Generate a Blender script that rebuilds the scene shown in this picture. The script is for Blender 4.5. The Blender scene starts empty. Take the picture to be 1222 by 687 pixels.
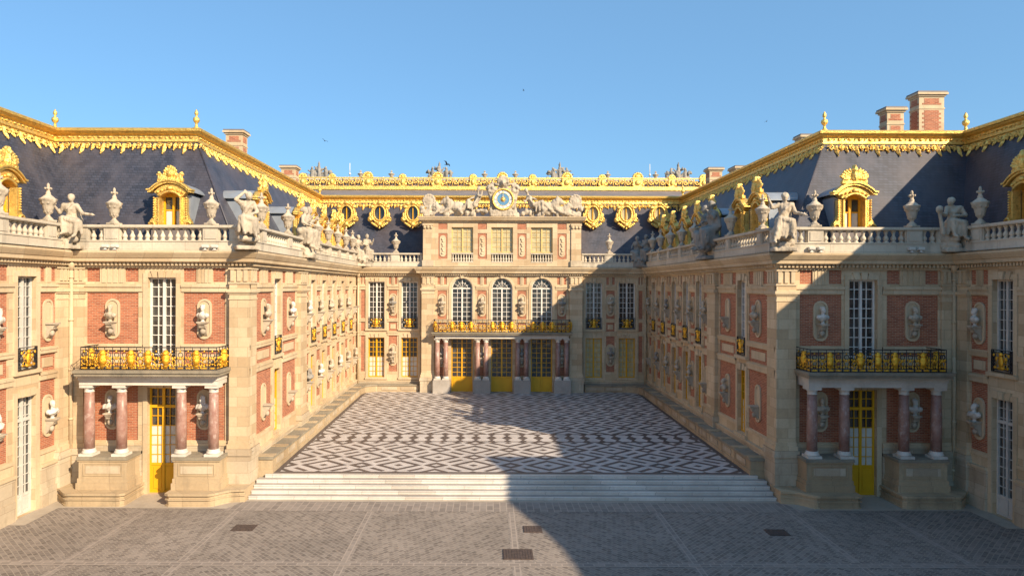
import bpy, bmesh, math, random
from mathutils import Vector, Matrix, noise
random.seed(7)
R = math.radians
PI = math.pi
S = bpy.context.scene
COL = S.collection

# ------------------------------------------------------------------ camera, sky, sun, exposure
cd = bpy.data.cameras.new('camera')
cam = bpy.data.objects.new('camera', cd)
COL.objects.link(cam)
S.camera = cam
cd.lens = 24.01
cd.sensor_width = 36.0
cd.shift_x = 28.0 / 1222
cd.shift_y = -2.0 / 1222
cd.clip_end = 3000
CAM_ROLL = 0.0034
cam.matrix_world = Matrix.Translation((-1.03, 0, 8.92)) @ Matrix.Rotation(R(90), 4, 'X') @ Matrix.Rotation(CAM_ROLL, 4, 'Z')

SUN_DIR = Vector((1.22, -1.24, 1.0)).normalized()      # towards the sun: behind the camera, to the right
SUN_ELEV = math.asin(SUN_DIR.z)
w = bpy.data.worlds.new('World')
S.world = w
w.use_nodes = True
nt = w.node_tree
sky = nt.nodes.new('ShaderNodeTexSky')
sky.sky_type = 'NISHITA'
sky.sun_disc = False
sky.sun_elevation = SUN_ELEV
sky.sun_rotation = math.atan2(SUN_DIR.x, SUN_DIR.y)
sky.air_density = 1.1
sky.dust_density = 1.0
sky.ozone_density = 2.5
sky.altitude = 100
bg = nt.nodes['Background']
bg.inputs['Strength'].default_value = 0.092
tint = nt.nodes.new('ShaderNodeMix'); tint.data_type = 'RGBA'; tint.blend_type = 'MULTIPLY'
tint.inputs[0].default_value = 1.0
tint.inputs[7].default_value = (.67, .985, 1.22, 1)
nt.links.new(sky.outputs[0], tint.inputs[6])
even = nt.nodes.new('ShaderNodeMix'); even.data_type = 'RGBA'
even.inputs[0].default_value = .45
even.inputs[7].default_value = (1.75, 3.35, 5.05, 1)
nt.links.new(tint.outputs[2], even.inputs[6])
nt.links.new(even.outputs[2], bg.inputs['Color'])
sd = bpy.data.lights.new('sun', 'SUN')
sd.energy = 5.0
sd.angle = R(0.5)
sd.color = (1.0, 0.81, 0.57)
sun = bpy.data.objects.new('sun', sd)
COL.objects.link(sun)
sun.location = (30, -30, 40)
sun.rotation_euler = SUN_DIR.to_track_quat('Z', 'Y').to_euler()
S.view_settings.view_transform = 'Standard'
S.view_settings.look = 'None'
S.view_settings.gamma = 1
S.view_settings.exposure = 0.8
S.view_settings.use_curve_mapping = False

# ------------------------------------------------------------------ materials
def newmat(name):
    m = bpy.data.materials.new(name)
    m.use_nodes = True
    n = m.node_tree
    b = n.nodes['Principled BSDF']
    return m, n, b

def N(n, t, **kw):
    x = n.nodes.new(t)
    for k, v in kw.items():
        setattr(x, k, v)
    return x

def L(n, a, b):
    n.links.new(a, b)

def math_(n, op, a, b=None, c=None, clamp=False):
    x = N(n, 'ShaderNodeMath', operation=op)
    x.use_clamp = clamp
    for i, v in enumerate((a, b, c)):
        if v is None:
            continue
        if isinstance(v, (int, float)):
            x.inputs[i].default_value = v
        else:
            L(n, v, x.inputs[i])
    return x.outputs[0]

def mixc(n, f, a, b, mode='MIX'):
    x = N(n, 'ShaderNodeMix', data_type='RGBA', blend_type=mode)
    if isinstance(f, (int, float)):
        x.inputs[0].default_value = f
    else:
        L(n, f, x.inputs[0])
    for i, v in ((6, a), (7, b)):
        if isinstance(v, tuple):
            x.inputs[i].default_value = (v[0], v[1], v[2], 1)
        else:
            L(n, v, x.inputs[i])
    return x.outputs[2]

def tex_noise(n, vec, scale, detail=4, rough=.55):
    x = N(n, 'ShaderNodeTexNoise')
    x.inputs['Scale'].default_value = scale
    x.inputs['Detail'].default_value = detail
    x.inputs['Roughness'].default_value = rough
    L(n, vec, x.inputs['Vector'])
    return x.outputs['Fac']

def ramp(n, f, a, b):
    x = N(n, 'ShaderNodeMapRange')
    x.inputs[1].default_value = a
    x.inputs[2].default_value = b
    L(n, f, x.inputs[0])
    return x.outputs[0]

def coords(n, sx=1, sy=1, sz=1):
    tc = N(n, 'ShaderNodeTexCoord')
    if (sx, sy, sz) == (1, 1, 1):
        return tc.outputs['Object']
    mp = N(n, 'ShaderNodeMapping')
    mp.inputs['Scale'].default_value = (sx, sy, sz)
    L(n, tc.outputs['Object'], mp.inputs[0])
    return mp.outputs[0]

def wallvec(n):
    """u = x + y along the wall, v = z up, so courses lie level on every face of a wall"""
    tc = N(n, 'ShaderNodeTexCoord')
    sp = N(n, 'ShaderNodeSeparateXYZ')
    L(n, tc.outputs['Object'], sp.inputs[0])
    cb = N(n, 'ShaderNodeCombineXYZ')
    L(n, math_(n, 'ADD', sp.outputs[0], sp.outputs[1]), cb.inputs[0])
    L(n, sp.outputs[2], cb.inputs[1])
    return cb.outputs[0]

def bump(n, b, h, strength=.3, dist=.02):
    x = N(n, 'ShaderNodeBump')
    x.inputs['Strength'].default_value = strength
    x.inputs['Distance'].default_value = dist
    L(n, h, x.inputs['Height'])
    L(n, x.outputs[0], b.inputs['Normal'])

def bricktex(n, vec, w_, h_, mortar, c1, c2, cm, bias=0.0, smooth=.1):
    x = N(n, 'ShaderNodeTexBrick')
    x.inputs['Scale'].default_value = 1
    x.inputs['Brick Width'].default_value = w_
    x.inputs['Row Height'].default_value = h_
    x.inputs['Mortar Size'].default_value = mortar
    x.inputs['Mortar Smooth'].default_value = smooth
    x.inputs['Bias'].default_value = bias
    x.inputs['Color1'].default_value = (*c1, 1)
    x.inputs['Color2'].default_value = (*c2, 1)
    x.inputs['Mortar'].default_value = (*cm, 1)
    L(n, vec, x.inputs['Vector'])
    return x

def stone(name, c1, c2, cm, stain=(.25, .19, .12), stain_amt=.5, blocks=(.85, .42), rough=.8, bstr=.25, spec=.3):
    m, n, b = newmat(name)
    v = coords(n)
    if blocks:
        bt = bricktex(n, wallvec(n), blocks[0], blocks[1], .008, c1, c2, cm)
        base = bt.outputs['Color']
    else:
        base = mixc(n, ramp(n, tex_noise(n, v, 1.3, 5), .3, .7), c1, c2)
    fine = tex_noise(n, v, 9, 6, .65)
    if blocks:      # now and then a replaced block of another bed, and slow drifts of tone
        b2 = bricktex(n, wallvec(n), blocks[0], blocks[1], 0, (1, 1, 1), (.72, .68, .62), (1, 1, 1), bias=-.55)
        base = mixc(n, .55, base, b2.outputs['Color'], 'MULTIPLY')
    base = mixc(n, .6, base, mixc(n, ramp(n, tex_noise(n, v, .42, 5, .6), .32, .68), (.70, .66, .62), (1.04, 1.02, 1.0)), 'MULTIPLY')
    base = mixc(n, .35, base, mixc(n, ramp(n, fine, .3, .7), (.62, .62, .62), (1, 1, 1)), 'MULTIPLY')
    st = tex_noise(n, coords(n, 1.6, 1.6, .45), 1.1, 6, .62)
    base = mixc(n, math_(n, 'MULTIPLY', ramp(n, st, .52, .78), stain_amt, clamp=True), base, stain)
    L(n, base, b.inputs['Base Color'])
    b.inputs['Roughness'].default_value = rough
    b.inputs['Specular IOR Level'].default_value = spec
    bump(n, b, fine, bstr, .02)
    return m

def plain(name, c, rough=.5, metal=0.0, var=.18, scale=4, bstr=.0, spec=.5, coat=0):
    m, n, b = newmat(name)
    f = tex_noise(n, coords(n), scale, 5, .6)
    lo = tuple(x * (1 - var) for x in c)
    hi = tuple(min(1, x * (1 + var)) for x in c)
    L(n, mixc(n, ramp(n, f, .3, .7), lo, hi), b.inputs['Base Color'])
    b.inputs['Roughness'].default_value = rough
    b.inputs['Metallic'].default_value = metal
    b.inputs['Specular IOR Level'].default_value = spec
    b.inputs['Coat Weight'].default_value = coat
    if bstr:
        bump(n, b, f, bstr, .03)
    return m

M = {}
M['wall'] = stone('limestone_wall', (.67, .54, .365), (.54, .405, .255), (.40, .31, .21), (.33, .23, .13), .55)
M['trim'] = stone('limestone_trim', (.65, .53, .365), (.58, .45, .29), (.4, .32, .22), (.30, .23, .16), .6, blocks=(1.2, 3.0))
M['plinth'] = stone('limestone_plinth', (.57, .49, .37), (.49, .40, .29), (.36, .28, .2), (.22, .17, .12), .75, blocks=(1.0, .5), bstr=.4)
M['balus'] = stone('balustrade_stone', (.60, .54, .44), (.52, .46, .37), (.35, .3, .24), (.20, .18, .15), .75, blocks=(1.4, 3.0), bstr=.4)
M['bench'] = stone('bench_stone', (.52, .41, .27), (.44, .34, .22), (.28, .21, .14), (.20, .16, .11), .8, blocks=(1.35, 3.0), bstr=.4)
M['lid'] = stone('dark_ledge', (.34, .30, .23), (.25, .22, .17), (.2, .17, .13), (.10, .10, .09), .8, blocks=None, bstr=.6)  # darker stone tone for ledges, slabs and bench seats
M['statue'] = stone('weathered_statue', (.60, .52, .41), (.42, .36, .28), (.3, .3, .3), (.12, .11, .095), .95, blocks=None, bstr=.8)
M['statue_grey'] = stone('grey_statue', (.36, .34, .31), (.24, .23, .21), (.3, .3, .3), (.10, .10, .10), .8, blocks=None, bstr=.6)
M['marble'] = stone('white_marble', (.72, .69, .64), (.60, .56, .50), (.5, .5, .5), (.34, .30, .25), .5, blocks=None, rough=.5, bstr=.15)
M['tread'] = stone('worn_tread_marble', (.40, .37, .34), (.34, .31, .28), (.24, .22, .20), (.26, .22, .19), .6, blocks=(1.55, 5.0), rough=.5, bstr=.1)
M['greystone'] = stone('grey_stone', (.42, .39, .36), (.36, .33, .30), (.3, .27, .25), (.26, .23, .2), .5, blocks=None)
M['step'] = stone('step_marble', (.76, .73, .69), (.62, .59, .55), (.34, .32, .30), (.42, .38, .34), .55, blocks=(1.55, 5.0), rough=.45, bstr=.1)
M['white'] = plain('white_paint', (.66, .63, .58), .5, var=.08)
M['yellow'] = plain('ochre_yellow_paint', (.66, .34, .010), .42, var=.06, scale=2, spec=.4)
M['cream'] = plain('pale_yellow_paint', (.62, .43, .16), .5, var=.08)
M['greyblue'] = plain('greyish_shutter_paint', (.52, .50, .46), .55, var=.1)
M['iron'] = plain('wrought_iron', (.02, .02, .024), .45, var=.3)
M['zinc'] = plain('zinc_sheet', (.30, .33, .37), .42, metal=.35, var=.16, scale=1.2)
M['lead'] = plain('lead_roof', (.17, .15, .15), .7, var=.2, scale=.8)
M['curtain'] = plain('window_curtain', (.58, .56, .50), .28, var=.14, scale=2.5, spec=.6)
M['pale_infill'] = plain('cream_window_infill', (.44, .38, .22), .25, var=.2, scale=3, spec=.6)  # cream tone filling the panes of some windows
M['dial_blue'] = plain('clock_blue', (.10, .25, .42), .4, var=.1)
M['dial_white'] = plain('clock_white', (.72, .70, .64), .4, var=.05)
M['black'] = plain('bird_black', (.015, .015, .018), .5)
M['lampbox'] = plain('floodlight_casing', (.62, .60, .56), .4, var=.05)
M['cover'] = plain('drain_iron', (.085, .06, .05), .7, metal=.2, var=.3, scale=9, bstr=.4)
M['slab'] = stone('threshold_slab', (.46, .40, .33), (.40, .35, .29), (.3, .26, .2), (.26, .22, .18), .6, blocks=None)

def m_gold(name, c, rough):
    m, n, b = newmat(name)
    f = tex_noise(n, coords(n), 7, 4, .6)
    p = tex_noise(n, coords(n), 5.5, 6, .7)
    col = mixc(n, ramp(n, f, .3, .7), tuple(x * .72 for x in c), c)
    L(n, mixc(n, math_(n, 'MULTIPLY', ramp(n, p, .54, .70), .75), col, (.42, .22, .045)), b.inputs['Base Color'])  # random brown patina spots, also standing in for shade in the recesses
    L(n, ramp(n, p, -.1, 1.3), b.inputs['Roughness'])
    b.inputs['Metallic'].default_value = .75
    bump(n, b, tex_noise(n, coords(n), 18, 4, .65), .9, .04)
    return m
M['gold'] = m_gold('gilded_lead', (1.0, .67, .19), .30)
M['gilt'] = m_gold('gilded_iron', (1.0, .57, .06), .38)

def m_glass():
    m, n, b = newmat('dark_window_glass')
    f = tex_noise(n, coords(n), .9, 2)
    bt = bricktex(n, wallvec(n), .27, .41, 0, (0, 0, 0), (1, 1, 1), (0, 0, 0), bias=-.35)
    bt.offset = 0
    c = mixc(n, ramp(n, f, .35, .65), (.012, .014, .018), (.05, .045, .04))
    L(n, mixc(n, math_(n, 'MULTIPLY', bt.outputs['Color'], .5), c, (.13, .14, .14)), b.inputs['Base Color'])  # lighter base colour on random panes stands in for broad reflections
    b.inputs['Roughness'].default_value = .06
    b.inputs['Specular IOR Level'].default_value = .8
    bump(n, b, tex_noise(n, coords(n), 2.6, 3), .30, .06)
    return m
M['glass'] = m_glass()

def m_brick():
    m, n, b = newmat('red_brick')
    bt = bricktex(n, wallvec(n), .23, .072, .009, (.47, .160, .085), (.29, .085, .048), (.44, .31, .21), bias=-.1)
    f = tex_noise(n, coords(n), 1.1, 6, .65)
    c = mixc(n, .5, bt.outputs['Color'], mixc(n, ramp(n, f, .3, .72), (.60, .56, .56), (1.0, 1.0, 1.0)), 'MULTIPLY')
    L(n, c, b.inputs['Base Color'])
    b.inputs['Roughness'].default_value = .85
    b.inputs['Specular IOR Level'].default_value = .2
    bump(n, b, bt.outputs['Fac'], -.4, .01)
    return m
M['brick'] = m_brick()

def m_slate():
    m, n, b = newmat('slate_roofing')
    bt = bricktex(n, wallvec(n), .22, .13, .010, (.050, .056, .082), (.027, .031, .047), (.012, .013, .018))
    f = tex_noise(n, coords(n, 1, 1, .4), 1.0, 6, .65)
    g = tex_noise(n, coords(n, 1, 1, .5), .35, 3, .5)
    c = mixc(n, ramp(n, f, .42, .75), bt.outputs['Color'], (.078, .074, .092))
    c = mixc(n, math_(n, 'MULTIPLY', ramp(n, g, .45, .7), .5), c, (.075, .054, .052))
    L(n, c, b.inputs['Base Color'])
    b.inputs['Roughness'].default_value = .5
    bump(n, b, bt.outputs['Fac'], -.6, .012)
    return m
M['slate'] = m_slate()

def m_redmarble():
    m, n, b = newmat('veined_red_marble')
    v = coords(n)
    f = tex_noise(n, v, 3.0, 8, .7)
    g = tex_noise(n, coords(n, 1, 1, .6), 5.5, 6, .7)
    c = mixc(n, ramp(n, f, .35, .68), (.24, .12, .095), (.37, .235, .195))
    c = mixc(n, math_(n, 'MULTIPLY', ramp(n, g, .54, .66), .6), c, (.52, .42, .38))
    L(n, c, b.inputs['Base Color'])
    b.inputs['Roughness'].default_value = .42
    return m
M['redmarble'] = m_redmarble()

def m_paving():
    m, n, b = newmat('sett_paving')
    tc = N(n, 'ShaderNodeTexCoord')
    sp = N(n, 'ShaderNodeSeparateXYZ')
    L(n, tc.outputs['Object'], sp.inputs[0])
    ax = math_(n, 'ADD', sp.outputs[0], 200.0)
    # panels 3.7 m wide, courses at +45 or -45 degrees by turns
    par = math_(n, 'MODULO', math_(n, 'FLOOR', math_(n, 'DIVIDE', ax, 5.0)), 2.0)
    sgn = math_(n, 'SUBTRACT', math_(n, 'MULTIPLY', par, 2.0), 1.0)
    xs = math_(n, 'MULTIPLY', sp.outputs[0], sgn)
    cb = N(n, 'ShaderNodeCombineXYZ')
    L(n, math_(n, 'MULTIPLY', math_(n, 'ADD', xs, sp.outputs[1]), .7071), cb.inputs[0])
    L(n, math_(n, 'MULTIPLY', math_(n, 'SUBTRACT', sp.outputs[1], xs), .7071), cb.inputs[1])
    wob = N(n, 'ShaderNodeTexNoise')
    wob.inputs['Scale'].default_value = .8
    L(n, cb.outputs[0], wob.inputs['Vector'])
    va = N(n, 'ShaderNodeVectorMath', operation='MULTIPLY_ADD')
    va.inputs[1].default_value = (.10, .10, 0)
    L(n, wob.outputs['Color'], va.inputs[0])
    L(n, cb.outputs[0], va.inputs[2])
    bt0 = bricktex(n, va.outputs[0], .21, .15, .012, (.150, .127, .112), (.275, .235, .205), (.33, .28, .235), smooth=.3)
    bt = bricktex(n, va.outputs[0], .62, .30, .020, (1, 1, 1), (.96, .96, .96), (1, 1, 1), smooth=.4)
    f = tex_noise(n, coords(n), .35, 6, .6)
    g = tex_noise(n, coords(n), 3.5, 5, .7)
    c = mixc(n, .7, bt0.outputs['Color'], bt.outputs['Color'], 'MULTIPLY')
    c = mixc(n, math_(n, 'MULTIPLY', bt.outputs['Fac'], .5), c, (.32, .275, .235))
    c = mixc(n, .6, c, mixc(n, ramp(n, f, .3, .7), (.60, .60, .60), (1, 1, 1)), 'MULTIPLY')
    c = mixc(n, math_(n, 'MULTIPLY', ramp(n, g, .60, .75), .6), c, (.24, .16, .12))
    L(n, c, b.inputs['Base Color'])
    b.inputs['Roughness'].default_value = .75
    b.inputs['Specular IOR Level'].default_value = .3
    bump(n, b, math_(n, 'ADD', bt.outputs['Fac'], math_(n, 'MULTIPLY', g, .5)), -.5, .012)
    return m
M['paving'] = m_paving()

def m_band(name, w_, h_, swap):
    m, n, b = newmat(name)
    v = coords(n)
    if swap:
        mp = N(n, 'ShaderNodeMapping')
        mp.inputs['Rotation'].default_value = (0, 0, R(90))
        L(n, v, mp.inputs[0])
        v = mp.outputs[0]
    bt = bricktex(n, v, w_, h_, .022, (.195, .165, .145), (.275, .235, .205), (.33, .28, .24))
    g = tex_noise(n, coords(n), 2.5, 5, .7)
    c = mixc(n, .5, bt.outputs['Color'], mixc(n, ramp(n, g, .3, .7), (.68, .66, .64), (1, 1, 1)), 'MULTIPLY')
    L(n, c, b.inputs['Base Color'])
    b.inputs['Roughness'].default_value = .75
    return m
M['band_y'] = m_band('paving_band_long', .30, .17, True)
M['band_x'] = m_band('paving_band_cross', .34, .2, False)
M['band_step'] = m_band('paving_band_edge', .55, .27, True)

def m_court():
    """black and white marble: nested lozenges, one lozenge 3.44 x 2.9 m, a chequered band across"""
    m, n, b = newmat('black_white_marble_floor')
    tc = N(n, 'ShaderNodeTexCoord')
    sp = N(n, 'ShaderNodeSeparateXYZ')
    L(n, tc.outputs['Object'], sp.inputs[0])
    X, Y = sp.outputs[0], sp.outputs[1]
    above = math_(n, 'GREATER_THAN', Y, 37.85)
    y2 = math_(n, 'SUBTRACT', math_(n, 'SUBTRACT', Y, 31.4), math_(n, 'MULTIPLY', above, 2.18))
    xx = math_(n, 'DIVIDE', math_(n, 'ADD', X, 8.58), 1.72)
    yy = math_(n, 'DIVIDE', y2, 1.45)
    def fold(v):    # |((v+1) mod 2) - 1| -> 0 at centres, 1 at cell edges
        return math_(n, 'ABSOLUTE', math_(n, 'SUBTRACT', math_(n, 'FLOORED_MODULO', math_(n, 'ADD', v, 1.0), 2.0), 1.0))
    a = fold(math_(n, 'ADD', xx, yy))
    c = fold(math_(n, 'SUBTRACT', xx, yy))
    mx = math_(n, 'MAXIMUM', a, c)
    mn = math_(n, 'MINIMUM', a, c)
    def lt(v, k): return math_(n, 'LESS_THAN', v, k)
    def gt(v, k): return math_(n, 'GREATER_THAN', v, k)
    AND = lambda p, q: math_(n, 'MULTIPLY', p, q)
    OR = lambda p, q: math_(n, 'MAXIMUM', p, q)
    dot = lt(mx, .13)
    ring = AND(gt(mx, .42), lt(mx, .62))
    bar = AND(gt(mx, .90), lt(mn, .36))
    corner = AND(gt(mn, .66), lt(mn, .87))
    dark = OR(OR(dot, ring), OR(bar, corner))
    # chequered band
    inb = AND(gt(Y, 35.95), lt(Y, 37.85))
    def tri(v, p): return math_(n, 'ABSOLUTE', math_(n, 'SUBTRACT', math_(n, 'FLOORED_MODULO', math_(n, 'DIVIDE', v, p), 2.0), 1.0))
    s1 = gt(math_(n, 'ADD', tri(X, .42), math_(n, 'MULTIPLY', tri(math_(n, 'SUBTRACT', Y, 35.95), .475), .6)), .90)
    edge = OR(lt(math_(n, 'ABSOLUTE', math_(n, 'SUBTRACT', Y, 36.02)), .09), lt(math_(n, 'ABSOLUTE', math_(n, 'SUBTRACT', Y, 37.80)), .09))
    dark = math_(n, 'ADD', AND(dark, math_(n, 'SUBTRACT', 1.0, inb)), AND(OR(s1, edge), inb))
    brd = OR(gt(math_(n, 'ABSOLUTE', X), 10.25), lt(Y, 30.30))
    dark = OR(dark, brd)
    g = tex_noise(n, coords(n), 1.7, 7, .7)
    h = tex_noise(n, coords(n), .25, 4, .6)
    white = mixc(n, ramp(n, g, .3, .7), (.40, .365, .35), (.60, .555, .53))
    black = mixc(n, ramp(n, g, .3, .7), (.070, .056, .053), (.145, .115, .105))
    col = mixc(n, dark, white, black)
    # slab joints
    bt = bricktex(n, wallvec0(n), .6, .6, .006, (1, 1, 1), (.93, .93, .93), (.6, .58, .56))
    col = mixc(n, .5, col, bt.outputs['Color'], 'MULTIPLY')
    col = mixc(n, .4, col, mixc(n, ramp(n, h, .3, .7), (.72, .70, .68), (1, 1, 1)), 'MULTIPLY')
    L(n, col, b.inputs['Base Color'])
    b.inputs['Roughness'].default_value = .5
    b.inputs['Specular IOR Level'].default_value = .35
    return m

def wallvec0(n):
    mp = N(n, 'ShaderNodeMapping')
    mp.inputs['Rotation'].default_value = (0, 0, R(45))
    tc = N(n, 'ShaderNodeTexCoord')
    L(n, tc.outputs['Object'], mp.inputs[0])
    return mp.outputs[0]
M['court'] = m_court()

# ------------------------------------------------------------------ mesh builder
class MB:
    def __init__(s):
        s.v, s.f, s.m, s.sm = [], [], [], []
        s.mats = []
    def mi(s, mat):
        if mat not in s.mats:
            s.mats.append(mat)
        return s.mats.index(mat)
    def add(s, vs, fs, mat, smooth=False):
        o = len(s.v)
        s.v += [tuple(p) for p in vs]
        k = s.mi(mat)
        for f in fs:
            s.f.append(tuple(o + i for i in f))
            s.m.append(k)
            s.sm.append(smooth)
    def box(s, x0, x1, y0, y1, z0, z1, mat):
        x0, x1 = sorted((x0, x1)); y0, y1 = sorted((y0, y1)); z0, z1 = sorted((z0, z1))
        v = [(x0, y0, z0), (x1, y0, z0), (x1, y1, z0), (x0, y1, z0), (x0, y0, z1), (x1, y0, z1), (x1, y1, z1), (x0, y1, z1)]
        s.add(v, [(0, 3, 2, 1), (4, 5, 6, 7), (0, 1, 5, 4), (1, 2, 6, 5), (2, 3, 7, 6), (3, 0, 4, 7)], mat)
    def quad(s, a, b, c, d, mat):
        s.add([a, b, c, d], [(0, 1, 2, 3)], mat)
    def prism(s, poly, axis, a, b, mat, smooth=False):
        """poly of 2-D points extruded from a to b along axis 'x','y' or 'z'"""
        n = len(poly)
        def P(p, t):
            if axis == 'z': return (p[0], p[1], t)
            if axis == 'y': return (p[0], t, p[1])
            return (t, p[0], p[1])
        vs = [P(p, a) for p in poly] + [P(p, b) for p in poly]
        fs = [tuple(range(n)), tuple(range(2 * n - 1, n - 1, -1))]
        fs += [(i, (i + 1) % n + 0, (i + 1) % n + n, i + n) for i in range(n)]
        fs = [f if k < 2 else f[::-1] for k, f in enumerate(fs)]
        s.add(vs, fs, mat, smooth)
    def lathe(s, prof, c, mat, seg=12, smooth=True, mats=None, square=False):
        vs, fs = [], []
        for r, z in prof:
            for k in range(seg):
                a = 2 * PI * k / seg + (PI / 4 if square else 0)
                vs.append((c[0] + r * math.cos(a), c[1] + r * math.sin(a), c[2] + z))
        for i in range(len(prof) - 1):
            for k in range(seg):
                k2 = (k + 1) % seg
                fs.append((i * seg + k, i * seg + k2, (i + 1) * seg + k2, (i + 1) * seg + k))
        fs.append(tuple(range(seg))[::-1])
        fs.append(tuple((len(prof) - 1) * seg + k for k in range(seg)))
        s.add(vs, fs, mat, smooth)
    def tube(s, pts, r, mat, seg=5, closed=False, smooth=True):
        pts = [Vector(p) for p in pts]
        n = len(pts)
        vs, fs = [], []
        for i, p in enumerate(pts):
            if closed:
                d = pts[(i + 1) % n] - pts[i - 1]
            else:
                d = pts[min(i + 1, n - 1)] - pts[max(i - 1, 0)]
            d.normalize()
            up = Vector((0, 1, 0)) if abs(d.y) < .9 else Vector((1, 0, 0))
            a = d.cross(up).normalized()
            b = d.cross(a).normalized()
            rr = r[i] if isinstance(r, (list, tuple)) else r
            for k in range(seg):
                t = 2 * PI * k / seg
                vs.append(p + a * (rr * math.cos(t)) + b * (rr * math.sin(t)))
        m = n if closed else n - 1
        for i in range(m):
            j = (i + 1) % n
            for k in range(seg):
                k2 = (k + 1) % seg
                fs.append((i * seg + k, i * seg + k2, j * seg + k2, j * seg + k))
        if not closed:
            fs.append(tuple(range(seg))[::-1])
            fs.append(tuple((n - 1) * seg + k for k in range(seg)))
        s.add(vs, fs, mat, smooth)
    def ell(s, c, r, mat, seg=8, rings=6, rot=None):
        if isinstance(r, (int, float)):
            r = (r, r, r)
        vs = [Vector((0, 0, r[2]))]
        for i in range(1, rings):
            a = PI * i / rings
            for k in range(seg):
                t = 2 * PI * k / seg
                vs.append(Vector((r[0] * math.sin(a) * math.cos(t), r[1] * math.sin(a) * math.sin(t), r[2] * math.cos(a))))
        vs.append(Vector((0, 0, -r[2])))
        if rot is not None:
            vs = [rot @ v for v in vs]
        vs = [v + Vector(c) for v in vs]
        fs = [(0, 1 + k, 1 + (k + 1) % seg) for k in range(seg)]
        for i in range(rings - 2):
            for k in range(seg):
                k2 = (k + 1) % seg
                a = 1 + i * seg
                fs.append((a + k, a + seg + k, a + seg + k2, a + k2))
        last = len(vs) - 1
        a = 1 + (rings - 2) * seg
        fs += [(a + k, last, a + (k + 1) % seg) for k in range(seg)]
        s.add(vs, fs, mat, True)
    def cap(s, p, q, r1, r2, mat, seg=8):
        """tapered limb with round ends"""
        p, q = Vector(p), Vector(q)
        s.tube([p, q], [r1, r2], mat, seg)
        s.ell(p, r1, mat, seg, 5)
        s.ell(q, r2, mat, seg, 5)
    def mesh(s, name):
        me = bpy.data.meshes.new(name)
        me.from_pydata(s.v, [], s.f)
        for k in s.mats:
            me.materials.append(M[k])
        me.polygons.foreach_set('material_index', s.m)
        me.polygons.foreach_set('use_smooth', s.sm)
        me.update()
        return me

def fixnormals(me):
    bm = bmesh.new(); bm.from_mesh(me)
    bmesh.ops.recalc_face_normals(bm, faces=bm.faces)
    bm.to_mesh(me); bm.free()

def bevel_mesh(me, w_=.02):
    bm = bmesh.new(); bm.from_mesh(me)
    bmesh.ops.bevel(bm, geom=[e for e in bm.edges if e.is_manifold and e.calc_face_angle(0) > .6], offset=w_, segments=1, affect='EDGES')
    bm.to_mesh(me); bm.free()

def link(name, me, parent=None, mat=None):
    o = bpy.data.objects.new(name, me)
    COL.objects.link(o)
    if mat is not None:
        o.matrix_basis = mat
    if parent is not None:
        o.parent = parent
        # parents are unrotated Empties or meshes; undo their full world placement
        o.matrix_parent_inverse = parent_world(parent).inverted()
    return o

def parent_world(p):
    if p.parent is None:
        return p.matrix_basis.copy()
    return parent_world(p.parent) @ p.matrix_parent_inverse @ p.matrix_basis

def tag(o, label, cat, group=None, kind=None):
    o['label'] = label
    if cat: o['category'] = cat
    if group: o['group'] = group
    if kind: o['kind'] = kind
    return o

def thing(name, label, cat, loc=(0, 0, 0), group=None):
    o = bpy.data.objects.new(name, None)
    COL.objects.link(o)
    o.location = loc
    o.empty_display_size = .3
    return tag(o, label, cat, group)

def struct(name, mb, mat=None):
    o = link(name, mb.mesh(name) if isinstance(mb, MB) else mb, None, mat)
    o['kind'] = 'structure'
    return o

def sculpt(name, mb, voxel, disp=.0, smooth=2):
    """melt overlapping forms into one carved surface"""
    me = mb.mesh(name + '_tmp')
    o = bpy.data.objects.new(name + '_tmp', me)
    COL.objects.link(o)
    r = o.modifiers.new('r', 'REMESH'); r.mode = 'VOXEL'; r.voxel_size = voxel
    if smooth:
        sm = o.modifiers.new('s', 'SMOOTH'); sm.iterations = smooth; sm.factor = .5
    dg = bpy.context.evaluated_depsgraph_get()
    out = bpy.data.meshes.new_from_object(o.evaluated_get(dg))
    out.name = name
    bpy.data.objects.remove(o)
    if disp:
        for v in out.vertices:
            q = Vector((v.co.x * 11, v.co.y * 11, v.co.z * 3.5))
            n_ = noise.noise(v.co * 6.0) * .6 + .4 * noise.noise(v.co * 17.0) + 1.0 - 3.0 * abs(noise.noise(q))
            v.co += v.normal * (disp * n_)
    out.materials.clear()
    out.materials.append(M[mb.mats[0]])
    for p in out.polygons:
        p.use_smooth = True
        p.material_index = 0
    return out

class Fac:
    """one face of a building: x along it, y into it, z up.  u is the plan coordinate; x = sgn*u"""
    def __init__(s, root, origin, rotz, sgn):
        s.root = root
        s.sgn = sgn
        s.M = Matrix.Translation(origin) @ Matrix.Rotation(rotz, 4, 'Z')
        s.mb = MB()
    def x(s, u):
        return s.sgn * u
    def at(s, u, y, z, rot=0):
        return s.M @ Matrix.Translation((s.sgn * u, y, z)) @ Matrix.Rotation(rot, 4, 'Z')
    def put(s, name, mb, parent=None, label=None, bev=0):
        me = mb.mesh(name)
        if bev: bevel_mesh(me, bev)
        o = link(name, me, parent or s.root, s.M)
        if label: o['label'] = label
        return o

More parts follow.
